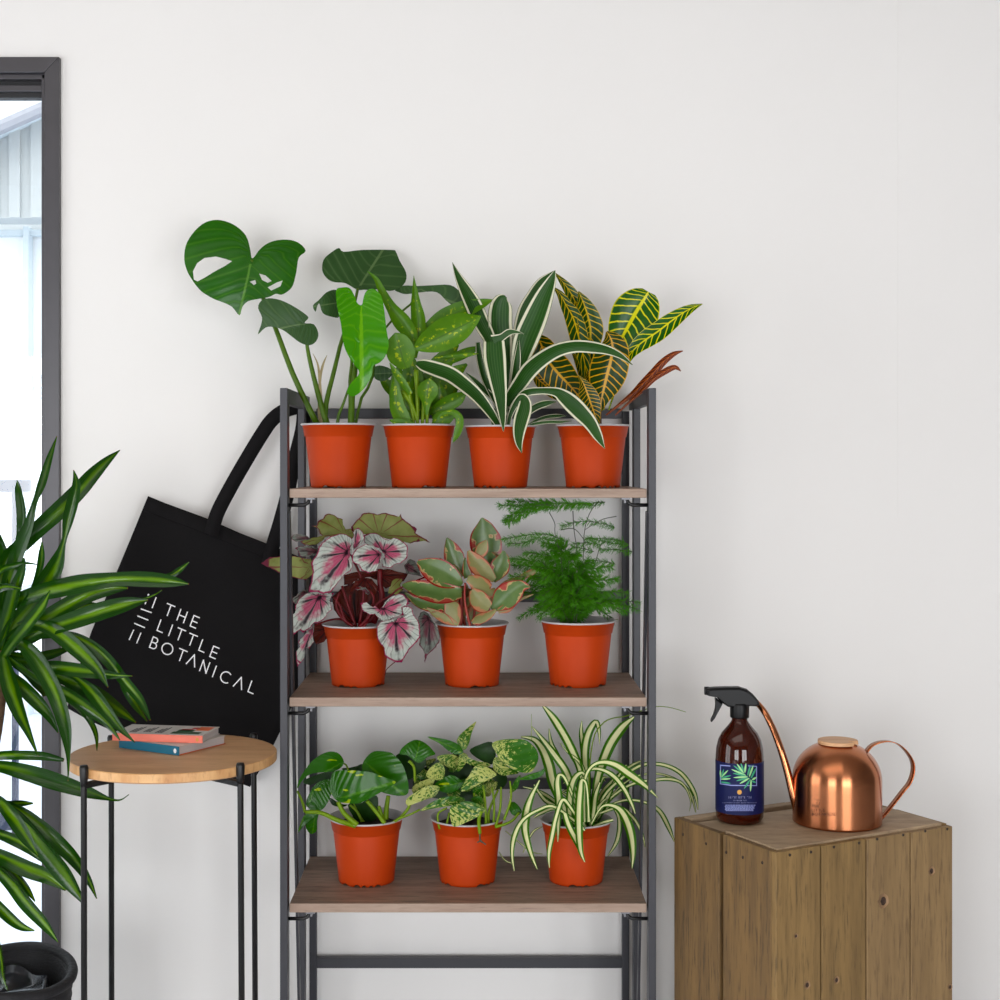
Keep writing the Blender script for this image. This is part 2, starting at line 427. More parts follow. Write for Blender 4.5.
def ribbon(mb, cp, pts, d, roll=.15, fold=.25, wave=0.0, dd=(0, 0), n=None, cols=6):
    """leaf along a midrib seen through crop cp: (x, y, half width); d distance, dd = metres nearer the camera at first and last point"""
    n = n or max(10, len(pts)*4)
    P = cr([(*cp.px(p[0], p[1]), p[2]/cp.k, p[3] if len(p) > 3 else 0.0) for p in pts], n)
    vs = []; uvs = []; ph = random.random()*6
    ws = [W(p[0], p[1], d-(dd[0]+(dd[1]-dd[0])*i/(n-1))-p[3]) for i, p in enumerate(P)]
    for i in range(n):
        a = ws[max(i-1, 0)]; b = ws[min(i+1, n-1)]
        T = (b-a); T2 = Vector((T.x, 0, T.z))
        if T2.length < 1e-6: T2 = Vector((0, 0, 1))
        T2.normalize()
        S = Vector((T2.z, 0, -T2.x)); w = max(P[i][2], .12)*d/F
        for k in range(cols+1):
            v = -1+2*k/cols
            off = S*(v*w) + Vector((0, -1, 0))*(v*w*math.tan(roll)) + Vector((0, -1, 0))*(fold*(abs(v)**1.5-.4)*w)
            off += Vector((0, -1, 0))*wave*w*math.sin(i*.9+ph+(2 if v > 0 else 0))*abs(v)
            vs.append(ws[i]+off); uvs.append((1-i/(n-1), k/cols))
    fs = [(i*(cols+1)+k, i*(cols+1)+k+1, (i+1)*(cols+1)+k+1, (i+1)*(cols+1)+k) for i in range(n-1) for k in range(cols)]
    mb.add(vs, fs, uvs)

def inside(p, poly):
    x, y = p; c = False; j = len(poly)-1
    for i in range(len(poly)):
        xi, yi = poly[i]; xj, yj = poly[j]
        if (yi > y) != (yj > y) and x < (xj-xi)*(y-yi)/(yj-yi)+xi: c = not c
        j = i
    return c

def outline(mb, cp, poly, org, tip, d, tt=0.0, cup=.01, fold=.01, side=0.0, holes=(), smooth=True, jag=0.0, ruf=0.0, res=13):
    """broad leaf from its outline; org = where the stalk meets the blade; tt metres nearer at the tip; side metres nearer on its +y side"""
    P = [cp.px(*p) for p in poly]; O = cp.px(*org); Tp = cp.px(*tip)
    if smooth:
        Q = P+[P[0]]; k = len(P); out = []
        for i in range(k):
            p0, p1, p2, p3 = P[i-1], P[i], P[(i+1) % k], P[(i+2) % k]
            for f in (0, .33, .66):
                out.append(tuple(.5*((2*b)+(-a+c)*f+(2*a-5*b+4*c-dd_)*f*f+(-a+3*b-3*c+dd_)*f**3) for a, b, c, dd_ in zip(p0, p1, p2, p3)))
        P = out
    elif jag:
        out = []
        for i in range(len(P)):
            a = P[i]; b = P[(i+1) % len(P)]
            out.append(a)
            L = math.hypot(b[0]-a[0], b[1]-a[1]); kk = max(1, int(L/2.2))
            for j in range(1, kk):
                f = j/kk; nx, ny = (b[1]-a[1])/L, -(b[0]-a[0])/L
                q = random.uniform(-1, 1)*jag
                out.append((a[0]+(b[0]-a[0])*f+nx*q, a[1]+(b[1]-a[1])*f+ny*q))
        P = out
    H = [[cp.px(*p) for p in h] for h in holes]
    xs = [p[0] for p in P]; ys = [p[1] for p in P]
    size = max(max(xs)-min(xs), max(ys)-min(ys)); st = size/res
    pts = [Vector(p) for p in P]; ed = [(i, (i+1) % len(P)) for i in range(len(P))]
    for h in H:
        b = len(pts); pts += [Vector(p) for p in h]; ed += [(b+i, b+(i+1) % len(h)) for i in range(len(h))]
    y = min(ys)+st/2; r_ = 0
    while y < max(ys):
        x = min(xs)+st*(.5 if r_ % 2 else .15)
        while x < max(xs):
            if inside((x, y), P) and not any(inside((x, y), h) for h in H): pts.append(Vector((x, y)))
            x += st
        y += st*.87; r_ += 1
    rv, re, rf, *_ = delaunay_2d_cdt(pts, ed, [], 0, 1e-4)
    dx, dy = Tp[0]-O[0], Tp[1]-O[1]; L = math.hypot(dx, dy) or 1; dx /= L; dy /= L
    def R(ax, ay):
        best = 1e9
        for i in range(len(P)):
            x1, y1 = P[i][0]-O[0], P[i][1]-O[1]; x2, y2 = P[(i+1) % len(P)][0]-O[0], P[(i+1) % len(P)][1]-O[1]
            ex, ey = x2-x1, y2-y1; den = ax*ey-ay*ex
            if abs(den) < 1e-9: continue
            t = (x1*ey-y1*ex)/den; u = (x1*ay-y1*ax)/den
            if t > .3 and -.001 <= u <= 1.001: best = t if best == 1e9 else max(best, t)
        return best
    vs = []; uvs = []
    ph = random.random()*6
    for v in rv:
        ax, ay = v[0]-O[0], v[1]-O[1]; r = math.hypot(ax, ay)
        if r < 1e-3: X = Y = 0.0; q = 0
        else:
            RR = R(ax/r, ay/r); q = min(1.0, r/RR) if RR < 1e8 else 1.0
            X = q*(ax*dx+ay*dy)/r; Y = q*(-ax*dy+ay*dx)/r
        al = (ax*dx+ay*dy)/L; ac = (-ax*dy+ay*dx)/L
        near = tt*al + side*ac - cup*min(1.6, r/L)**2 - fold*(1-abs(ac))*.5 + ruf*math.sin(math.atan2(Y, X)*9+ph)*q*q
        vs.append(W(v[0], v[1], d-near)); uvs.append((.5+.5*X, .5+.5*Y))
    fs = []
    for f in rf:
        cxm = sum(rv[i][0] for i in f)/len(f); cym = sum(rv[i][1] for i in f)/len(f)
        if inside((cxm, cym), P) and not any(inside((cxm, cym), h) for h in H): fs.append(tuple(f))
    mb.add(vs, fs, uvs)

def stemtube(mb, cp, pts, d, r=.003, dd=(0, 0), n=12):
    P = cr([(*cp.px(p[0], p[1]), p[2] if len(p) > 2 else 0.0) for p in pts], n)
    mb.tube([W(p[0], p[1], d-(dd[0]+(dd[1]-dd[0])*i/(n-1))-p[2]) for i, p in enumerate(P)],
            [r*(.75+.25*i/(n-1)) for i in range(n)] if not isinstance(r, tuple) else [r[0]+(r[1]-r[0])*i/(n-1) for i in range(n)], 7)

# ------------------------------------------------------------------ pots
POT_MESH = {}
def pot_profile():
    return [(.0500,.0), (.0478,.0035), (.0484,.006), (.0576,.0875), (.0571,.0886), (.0592,.0898), (.0628,.1080), (.0646,.1086), (.0660,.1096), (.0663,.1110), (.0652,.1120), (.0628,.1114), (.0612,.106), (.0550,.088), (.0480,.008)]
def pot(parent, k=1.0, rot=0.0, soil=True):
    c = ORG[parent.name]
    if 'pot' not in POT_MESH:
        mb = MB(); pr = pot_profile()[:8]
        notch = {}
        rnd = random.Random(3)
        seg = 144
        heights = [0]*seg
        for j in range(24):
            if rnd.random() < .62:
                w_ = rnd.choice((1, 2, 2, 3)); h_ = rnd.uniform(.002, .0045)
                for q in range(-w_, w_+1): heights[(j*6+q) % seg] = h_*(1-abs(q)/(w_+1))**.5
        def fn(i, r, z, an):
            k_ = int(round(an/(2*PI)*seg)) % seg
            if i == 0: return r-.001, z+heights[k_]
            if i == 1: return r, z+heights[k_]*.9
            return r, z
        prof = [(.047, .0), (.0482, .0012)] + pr[2:]
        mb.lathe(prof, c, seg, fn)
        mb.lathe([(.001, .006), (.0470, .006)], c, seg)
        o = mb.build('pot', 'tc', parent, True); POT_MESH['pot'] = o.data
        mb = MB(); mb.lathe(pot_profile()[7:], c, 64)
        o2 = mb.build('inner_rim', 'rim', o, True, label='grey inner rim of the pot'); POT_MESH['rim'] = o2.data
        mb = MB(); pr = [(.0005, .1005), (.02, .1012), (.04, .0995), (.0585, .097)]
        mb.lathe(pr, c, 40, lambda i, r, z, a: (r, z+.0012*math.sin(a*7+i*2)))
        o3 = mb.build('soil', 'soil', parent, True); POT_MESH['soil'] = o3.data
    else:
        o = bpy.data.objects.new('pot', POT_MESH['pot']); COL.objects.link(o); o.parent = parent
        o2 = bpy.data.objects.new('inner_rim', POT_MESH['rim']); COL.objects.link(o2); o2.parent = o; o2['label'] = 'grey inner rim of the pot'
        o3 = bpy.data.objects.new('soil', POT_MESH['soil']); COL.objects.link(o3); o3.parent = parent
    o.scale = (k, k, k); o3.scale = (k, k, k); o.rotation_euler = (0, 0, rot)
    return o

# ================================================================== THE ROOM
XL, XR, YF, ZC = -3.3, 3.2, -5.2, 2.75
def structure(name, mb, mat, parent=None, **kw):
    return mb.build(name, mat, parent, kind=None if parent else 'structure', **kw)
mb = MB(); mb.box((XL-.1, YF-.1, -.1), (XR+.1, .12, 0)); structure('floor', mb, 'floor')
mb = MB(); mb.box((XL-.1, YF-.1, ZC), (XR+.1, .12, ZC+.1)); structure('ceiling', mb, 'ceil')
# back wall with the opening of the glazed door
DX1 = W(61, 60, 2.8).x; DZ = W(61, 58.5, 2.8).z; DX0 = DX1-1.05
mb = MB()
mb.box((DX1, 0, 0), (XR, .12, ZC)); mb.box((XL, 0, 0), (DX0, .12, ZC)); mb.box((DX0, 0, DZ), (DX1, .12, ZC))
structure('wall_back', mb, 'wall')
# faint panel joint, a shallow strip
mb = MB(); xj = W(898, 0, 2.8).x; mb.box((xj-.0015, -.0008, 1.1), (xj+.0015, 0.0, ZC)); structure('trim_1', mb, 'wall')
mb = MB(); mb.box((XR, YF, 0), (XR+.1, .12, ZC)); structure('wall_right', mb, 'wall2')
WL = (-2.9, -.9, .03, 2.05)
mb = MB(); mb.box((XL-.1, YF, 0), (XL, WL[0], ZC)); mb.box((XL-.1, WL[1], 0), (XL, .12, ZC)); mb.box((XL-.1, WL[0], 0), (XL, WL[1], WL[2])); mb.box((XL-.1, WL[0], WL[3]), (XL, WL[1], ZC)); structure('wall_left', mb, 'wall2')
mb = MB(); t = .05; ym = (WL[0]+WL[1])/2
for q in ((WL[0], WL[2], WL[1], WL[2]+t), (WL[0], WL[3]-t, WL[1], WL[3]), (WL[0], WL[2], WL[0]+t, WL[3]), (WL[1]-t, WL[2], WL[1], WL[3]), (ym-t/2, WL[2], ym+t/2, WL[3])):
    mb.box((XL-.07, q[0], q[1]), (XL-.02, q[2], q[3]))
structure('window_3', mb, 'alu')
# wall behind the camera with two windows
wins = [(-2.9, -.85, .03, 1.85), (.55, 2.6, .03, 1.85)]
mb = MB(); xs = [XL, wins[0][0], wins[0][1], wins[1][0], wins[1][1], XR]
for a, b_ in ((0, 1), (2, 3), (4, 5)): mb.box((xs[a], YF-.1, 0), (xs[b_], YF, ZC))
for (x0, x1, z0, z1) in wins: mb.box((x0, YF-.1, 0), (x1, YF, z0)); mb.box((x0, YF-.1, z1), (x1, YF, ZC))
structure('wall_front', mb, 'wall2')
for i, (x0, x1, z0, z1) in enumerate(wins):
    mb = MB(); t = .05; xm = (x0+x1)/2
    for q in ((x0, z0, x1, z0+t), (x0, z1-t, x1, z1), (x0, z0, x0+t, z1), (x1-t, z0, x1, z1), (xm-t/2, z0, xm+t/2, z1)):
        mb.box((q[0], YF-.07, q[1]), (q[2], YF-.02, q[3]))
    o = structure('window_%d' % (i+1), mb, 'alu')

# glazed door: frame with stepped profile
mb = MB(); dzb = 0.0
fx = W(44.5, 0, 2.79).x
zh = W(0, 72.5, 2.79).z
def prism(mb, poly, y0, y1):
    n_ = len(poly); mb.add([Vector((x, y0, z)) for x, z in poly]+[Vector((x, y1, z)) for x, z in poly], [tuple(range(n_)), tuple(range(n_, 2*n_))[::-1]]+[(k, n_+k, n_+(k+1) % n_, (k+1) % n_) for k in range(n_)])
prism(mb, [(fx, dzb), (DX1, dzb), (DX1, DZ), (fx, zh)], -.012, .03)                          # right face of the frame
mb.box((W(41.3, 0, 2.8).x, .0, dzb), (fx, .05, DZ-.02))
prism(mb, [(DX0+.03, zh), (fx, zh), (DX1-.0006, DZ), (DX0+.03, DZ)], -.012, .03)          # head face
mb.box((DX0, .0, W(0, 79, 2.8).z), (fx, .05, W(0, 74, 2.8).z))
mb.box((DX0, .01, W(0, 90, 2.8).z), (fx, .05, W(0, 83.5, 2.8).z))
mb.box((DX0, -.012, dzb), (DX0+.03, .03, DZ))
dr = structure('door_1', mb, 'alu', bevel=.0015)
ORG[dr.name] = Vector((0, 0, 0))
mb = MB(); mb.box((DX0+.03, .02, W(0, 95, 2.8).z), (fx-.002, .045, W(0, 73.5, 2.8).z))
mb.build('gasket', 'aludk', dr, label='black rubber seal')
mb = MB(); mb.box((DX0+.03, .04, .03), (fx, .044, DZ-.03)); mb.build('glass_pane', 'glass', dr)

# ---- outside, seen through the glass
mb = MB(); mb.box((-14, .12, -.25), (6, 16, -.12)); o = structure('ground', mb, 'pave')
DB = 7.4
bd = thing('building', 'white clad building seen outside through the glazed door', 'building', (-2.4, DB-2.8, -.12))
def BW(px, py, d): return W(px, py, d)
mb = MB(); yb = DB-2.8; zt = W(0, 112, DB).z; zc = W(0, 218, DB).z
x0b, x1b = -7.5, 1.5
k = 0; x = x0b
while x < x1b:
    mb.box((x, yb-.02*(k % 2), zc), (x+.055, yb+.2, zt+1.4)); x += .055; k += 1
mb.build('cladding', 'clad', bd)
mb = MB()
p0 = W(-60, 154, DB-.25); p1 = W(60, 101, DB-.25)
v = p1-p0; v2 = v*6; mb.tube([p0-v2, p1+v2], .035, 8); mb.build('gutter', 'gutter', bd)
mb = MB()
q0 = p0-v2; q1 = p1+v2
mb.add([q0+Vector((0, .0, .035)), q1+Vector((0, .0, .035)), q1+Vector((0, .05, 2.0)), q0+Vector((0, .05, 6.0)),
        q0+Vector((0, .3, .035)), q1+Vector((0, .3, .035)), q1+Vector((0, .35, 2.0)), q0+Vector((0, .35, 6.0))],
       [(0, 1, 2, 3), (4, 7, 6, 5), (0, 4, 5, 1), (1, 5, 6, 2), (2, 6, 7, 3), (3, 7, 4, 0)])
mb.build('roof', 'outpale', bd)
mb = MB(); mb.box((x0b, yb+.35, -.12), (x1b, yb+.5, zc+.1)); mb.build('wall', 'outwall', bd)
mb = MB()
for py, h in ((230, 2.5), (738 - 6, 2), (372, 2), (384, 1.2), (395, 1.2)):
    z = W(0, py, DB+.2).z; mb.box((x0b, yb+.28, z-.012*h/2), (x1b, yb+.34, z+.012*h/2))
for k in range(-14, 18):
    x = W(22, 0, DB+.2).x + k*.42; mb.box((x-.014, yb+.26, -.12), (x+.014, yb+.34, zc))
mb.build('glazing_bars', 'outpale', bd)
gt = thing('railing', 'blue grey metal railing outside the glazed door', 'railing', W(13, 905, 5.2))
mb = MB(); d = 5.2; zr = W(0, 486, d).z; zlow = W(0, 822, d).z
mb.box((-4.5, d-2.8, zr-.022), (W(28, 0, d).x, d-2.76, zr+.022))
mb.box((-4.5, d-2.8, zlow-.03), (W(28, 0, d).x, d-2.76, zlow+.03)); mb.build('rail', 'outgrey', gt)
for k in range(8):
    x = W(13.5, 0, d).x - k*.36
    mb = MB(); mb.box((x-.008, d-2.795, -.12), (x+.008, d-2.765, zr)); mb.build('post', 'outgrey', gt)

# ================================================================== SHELF
SY0, SY1 = -.33, -.03
sh = thing('plant_shelf', 'black steel framed shelving unit with three wooden shelves full of potted plants', 'shelf', (-.02, -.18, 0))
XA, XB = -.338, .2975      # outer faces
TW = .0127
zt = W(0, 388, 2.465).z
def post(x0, x1, y0, y1, z0, z1, nm='post'):
    mb = MB(); mb.box((x0, y0, z0), (x1, y1, z1)); return mb.build(nm, 'iron', sh, bevel=.001)
for x0 in (XA, XB-TW):
    post(x0, x0+TW, -.337, -.310, 0, zt, 'front_post')
    post(x0, x0+TW, -.095, -.070, 0, zt-.001, 'rear_post')
    mb = MB(); mb.box((x0, -.310, zt-.026), (x0+TW, -.013, zt)); mb.build('side_rail', 'iron', sh, bevel=.001)
    mb = MB(); mb.box((x0, -.310, .05), (x0+TW, -.095, .07)); mb.build('side_rail', 'iron', sh, bevel=.001)
    xi = x0+TW+.001 if x0 < 0 else x0-.0145
    mb = MB(); mb.box((xi, -.030, 0), (xi+.0135, -.014, zt-.028)); mb.build('back_upright', 'iron', sh, bevel=.001)
    # slanting folding leg in the plane of the side frame
    xa = x0+TW-.0048 if x0 < 0 else x0-.0052
    mb = MB(); a = Vector((xa+.005, -.318, 1.12)); b_ = Vector((xa+.005, -.14, .0))
    mb.box((-.0021, -.009, 0), (.0021, .009, (a-b_).length), Matrix.Translation(b_) @ (Vector((0, 0, 1)).rotation_difference((a-b_).normalized()).to_matrix().to_4x4()))
    mb.build('folding_leg', 'iron', sh, label='slanting dark steel leg')
for py, d in ((413.5, 2.772), (597, 2.772), (784, 2.772), (963, 2.772)):
    z = W(0, py, d).z; mb = MB(); mb.box((XA+TW+.0145, -.030, z-.0095), (XB-TW-.0145, -.015, z+.0095)); mb.build('back_rail', 'iron', sh, bevel=.001)
SZ = [1.2-(488.7-465)*2.47/F, 1.2-(697.5-465)*2.47/F, 1.2-(903.5-465)*2.47/F]
TH = .0155
for i, z in enumerate(SZ):
    mb = MB(); xa, xb = XA+TW+.0024, XB-TW-.0024
    vs = [(xa, SY0, z-TH), (xb, SY0, z-TH), (xb, SY0, z-.001), (xa, SY0, z-.001)]
    mb.box((xa, SY0, z-TH), (xb, -.0315, z))
    mb.mi = [1 if j in (2, 3, 5) else 0 for j in range(6)]
    mb.build('shelf_board', ['shelfwood', 'shelfedge_lit'], sh, bevel=.0012, label='grey brown wooden shelf board')
    for s in (-1, 1):
        x0 = XA+TW if s < 0 else XB-TW
        mb = MB(); zz = z-TH-.0125
        pth = [(x0-s*.0, -.322, zz), (x0-s*.026, -.322, zz), (x0-s*.032, -.322, zz+.003), (x0-s*.037, -.322, zz+.012)]
        mb.tube(pth, .0032, 8)
        o = mb.build('wire_hook', 'black', sh, True)
        mb = MB(); mb.box((x0-s*.045, -.327, z-TH-.003), (x0-s*.030, -.312, z-TH)); mb.box((x0-s*.040, -.324, z-TH-.009), (x0-s*.037, -.310, z-TH))
        mb.build('bracket', 'silver', sh, label='small zinc bracket')

# ================================================================== TABLE
tb = thing('side_table', 'round wooden side table on thin black metal legs, left of the shelving', 'table', (-.515, -.35, 0))
TZ = .7168; TR = .172; tc = Vector((-.515, -.35, 0))
mb = MB(); mb.lathe([(.0005, TZ-.016), (TR-.002, TZ-.016), (TR, TZ-.014)], tc, 96); mb.cur = 1
mb.lathe([(TR, TZ-.014), (TR, TZ-.0015), (TR-.0015, TZ)], tc, 96); mb.cur = 0
mb.lathe([(TR-.0015, TZ), (.0005, TZ)], tc, 96)
mb.build('table_top', ['mango', 'mangoedge'], tb)
legs = [(-.629, -.489), (-.383, -.470), (-.650, -.232), (-.400, -.210)]
tops = []
for i, (x, y) in enumerate(legs):
    v = Vector((x, y, 0))-tc; v.z = 0; u = v.normalized(); p = tc+u*(TR+.0065)
    foot = p+Vector((.004 if x > -.5 else .001, 0, 0))
    mb = MB(); mb.tube([(foot.x, foot.y, 0), (p.x, p.y, TZ-.02), (p.x, p.y, TZ-.001)], .0050, 12)
    lg = mb.build('leg', 'black', tb, True)
    mb = MB(); mb.tube([(p.x, p.y, TZ-.026), (p.x, p.y, TZ-.012), (p.x, p.y, TZ+.003), (p.x, p.y, TZ+.007)], [.0052, .0066, .0072, .0058], 14)
    mb.build('leg_cap', 'black', lg, True)
    tops.append(p)
mb = MB()
for a, b_ in ((0, 3), (1, 2)):
    A = tops[a]+Vector((0, 0, TZ-.026)); B = tops[b_]+Vector((0, 0, TZ-.026))
    dirv = (B-A).normalized(); L = (B-A).length; M = Matrix.Translation(A) @ Vector((1, 0, 0)).rotation_difference(dirv).to_matrix().to_4x4()
    mb.box((0, -.006, -.004 if a else -.003), (L, .006, .004 if a else .005), M)
mb.build('cross_bar', 'black', tb)

# ---- books
def book(name, label, corner, sdir, slen, plen, z0, th, smat, extras):
    """corner = front corner where spine and page end meet; sdir along spine"""
    s = Vector((*sdir, 0)).normalized(); p = Vector((-s.y, s.x, 0))
    if p.y < 0: p = -p
    r = thing(name, label, 'book', (corner[0], corner[1], z0), None)
    def Q(a, b_, z): return Vector((corner[0], corner[1], z0)) + s*a + p*b_ + Vector((0, 0, z))
    def bx(mb, a0, a1, b0, b1, z_0, z_1):
        P = [Q(a0, b0, z_0), Q(a1, b0, z_0), Q(a1, b1, z_0), Q(a0, b1, z_0), Q(a0, b0, z_1), Q(a1, b0, z_1), Q(a1, b1, z_1), Q(a0, b1, z_1)]
        mb.add(P, [(0,3,2,1),(4,5,6,7),(0,1,5,4),(1,2,6,5),(2,3,7,6),(3,0,4,7)])
    mb = MB(); bx(mb, .0015, slen-.0015, .002, plen-.002, .0012, th-.0012); mb.build('pages', 'pages', r)
    mb = MB(); bx(mb, 0, slen, 0, .0016, 0, th); mb.build('spine', smat, r)
    mb = MB(); bx(mb, 0, slen, 0.0016, plen, th-.0011, th); c_ = mb.build('cover', 'cover', r)
    mb = MB(); bx(mb, 0, slen, 0.0016, plen, 0, .0011); mb.build('back_cover', extras.get('back', 'cover'), r)
    mb = None
    for (mat, nm, quads) in extras.get('top', []):
        mb = MB()
        for (a0, a1, b0, b1) in quads: bx(mb, a0, a1, b0, b1, th, th+.0003)
        mb.build(nm, mat, c_)
    return r, Q
b2z = TZ
book('book', 'teal spined book with pale page edges, beneath the coral one on the round table', (-.5006, -.378), (-.86, .51), .135, .118, TZ+.0005, .0145, 'teal', {'back': 'ora'})
rb = [o for o in COL.objects if o.name == 'book'][0]
spn = [c_ for c_ in rb.children if c_.name.startswith('spine')][0]
def spine_disc(spn, corner, sdir, a, z, rad, mat, nm):
    s = Vector((*sdir, 0)).normalized(); p = Vector((-s.y, s.x, 0));  p = -p if p.y < 0 else p
    c0 = Vector((corner[0], corner[1], 0)) + s*a - p*.0003 + Vector((0, 0, z)); mb = MB(); n = 18
    vs = [c0 + s*rad*math.cos(2*PI*k/n) + Vector((0, 0, rad*1.25*math.sin(2*PI*k/n))) for k in range(n)]
    mb.add(vs+[v+p*.0003 for v in vs], [tuple(range(n))]+[(k, (k+1) % n, n+(k+1) % n, n+k) for k in range(n)]); mb.build(nm, mat, spn)
spine_disc(spn, (-.5006, -.378), (-.86, .51), .008, TZ+.0075, .0032, 'print', 'publisher_mark')
lines = []
for k in range(4):
    a = .055+.022*k
    lines.append((a, a+.013, .016, .050))
book('book', 'coral spined book with a pale printed cover, on top of the teal one', (-.4665, -.350), (-.987, .16), .160, .086, TZ+.0155, .0125, 'coral',
     {'top': [('ink', 'cover_lettering', [(a+q*.0046, a+q*.0046+.0028, .014+.006*(k_ % 2), .066-.008*(q % 3)) for k_, a in enumerate((.078, .101, .124)) for q in range(3)]),
              ('dgr', 'printed_foliage', [(.012, .062, .012, .030), (.03, .058, .03, .05)]), ('red', 'printed_flower', [(.036, .056, .040, .056), (.028, .04, .058, .07)]),
              ('ora', 'printed_corner', [(.006, .030, .046, .078)])]})
r2 = [o for o in COL.objects if o.name.startswith('book') and o.parent is None][-1]
sp2 = [c_ for c_ in r2.children if c_.name.startswith('spine')][0]
spine_disc(sp2, (-.4665, -.350), (-.987, .16), .009, TZ+.0215, .0026, 'lab4', 'publisher_mark')

# ================================================================== TOTE BAG
BD = 2.742
bag = thing('tote_bag', 'black cotton tote bag with white printed lettering hanging by its strap from the shelving', 'bag', W(196, 515, BD))
C1 = Crop(0, 0, 1)
def bagd(px, py):
    return BD - .006*math.sin(px*.021+py*.013) - .003*math.sin(px*.05-py*.04) - .006
bpoly = [(148,496),(165,503),(206,518),(240,533),(276,547),(300,557),(304,600),(304,640),(299,690),(284,724),(268,756),(250,787),(225,778),(180,759),(120,734),(90,721),(67,708),(76,675),(92,630),(112,583),(130,540)]
P = bpoly; pts = [Vector(p) for p in P]; n = len(P); ed = [(i, (i+1) % n) for i in range(n)]
y = 500
while y < 790:
    x = 70
    while x < 306:
        if inside((x, y), P): pts.append(Vector((x, y)))
        x += 7
    y += 7
rv, re, rf, *_ = delaunay_2d_cdt(pts, ed, [], 0, 1e-4)
mb = MB(); nb = len(rv)
def edge_d(v):
    return min(abs((v[0]-a[0])*(b_[1]-a[1])-(v[1]-a[1])*(b_[0]-a[0]))/math.hypot(b_[0]-a[0], b_[1]-a[1]) for a, b_ in zip(P, P[1:]+P[:1]))
front = [W(v[0], v[1], bagd(v[0], v[1])+.006*math.exp(-edge_d(v)/4)) for v in rv]
back = [W(v[0], v[1], BD+.012-.006*math.exp(-edge_d(v)/4)) for v in rv]
fs = [tuple(f) for f in rf if inside((sum(rv[i][0] for i in f)/3, sum(rv[i][1] for i in f)/3), P)]
bd_ = [(i, (i+1) % n) for i in range(n)]
mb.add(front+back, fs+[tuple(nb+i for i in f[::-1]) for f in fs]+[(a, nb+a, nb+b_, b_) for a, b_ in bd_])
mb.build('bag_body', 'cotton', bag, True)
def strap(pts, w, name='strap'):
    mb = MB(); PP = cr([(p[0], p[1], p[2]) for p in pts], 30); vs = []
    for i, p in enumerate(PP):
        a = PP[max(i-1, 0)]; b_ = PP[min(i+1, 29)]; tx, ty = b_[0]-a[0], b_[1]-a[1]; L = math.hypot(tx, ty) or 1
        nx, ny = -ty/L, tx/L; 
        for sgn in (-1, 1):
            for dz in (0, .002): vs.append(W(p[0]+nx*w*sgn/2, p[1]+ny*w*sgn/2, p[2]+dz+.0012*math.sin(i*.7)*sgn))
    fs = []
    for i in range(29):
        o_ = i*4; fs += [(o_, o_+2, o_+6, o_+4), (o_+1, o_+5, o_+7, o_+3), (o_, o_+4, o_+5, o_+1), (o_+2, o_+3, o_+7, o_+6)]
    mb.add(vs, fs); mb.build(name, 'cotton', bag, True)
strap([(211, 535, BD-.015), (217, 514, BD-.014), (228, 492, BD-.012), (245, 462, BD-.01), (262, 434, BD-.005), (272, 420, BD-.003), (284, 411, BD), (300, 406, BD+.01)], 14.5)
strap([(268, 566, BD-.014), (273, 545, BD-.013), (280, 522, BD-.01), (288, 492, BD-.006), (294, 462, BD), (302, 430, BD+.008), (304, 407, BD+.01)], 14)
# hem line as a slim fold under the mouth
mb = MB()
hem = [(144, 511), (203, 533), (240, 548), (275, 562), (300, 572)]
hp = cr(hem, 24); mb.tube([W(p[0], p[1], bagd(*p)-.0002) for p in hp], .0011, 6); mb.build('hem', 'cotton', bag, True)
# lettering
T1 = Crop(120, 575, 6.667)
RX, RY = (.925, .385), (.345, -.938)
CAPH = 74
def stroke(mb, pts, wpx, closed=False):
    Q = pts+[pts[0]] if closed else pts
    for a, b_ in zip(Q, Q[1:]):
        L = math.hypot(b_[0]-a[0], b_[1]-a[1]) or 1; ex, ey = (b_[0]-a[0])/L*wpx/2, (b_[1]-a[1])/L*wpx/2
        nx, ny = -ey, ex
        q = [(a[0]-ex+nx, a[1]-ey+ny), (a[0]-ex-nx, a[1]-ey-ny), (b_[0]+ex-nx, b_[1]+ey-ny), (b_[0]+ex+nx, b_[1]+ey+ny)]
        if closed or len(pts) > 5: q = [(a[0]-ex*.2+nx, a[1]-ey*.2+ny), (a[0]-ex*.2-nx, a[1]-ey*.2-ny), (b_[0]+ex*.2-nx, b_[1]+ey*.2-ny), (b_[0]+ex*.2+nx, b_[1]+ey*.2+ny)]
        wv = []
        for (x, y) in q:
            X, Y = T1.px(x, y); wv.append(W(X, Y, bagd(X, Y)-.0008))
        mb.add(wv+[w_+Vector((0, .0006, 0)) for w_ in wv], [(0, 1, 2, 3), (0, 4, 5, 1), (1, 5, 6, 2), (2, 6, 7, 3), (3, 7, 4, 0)])
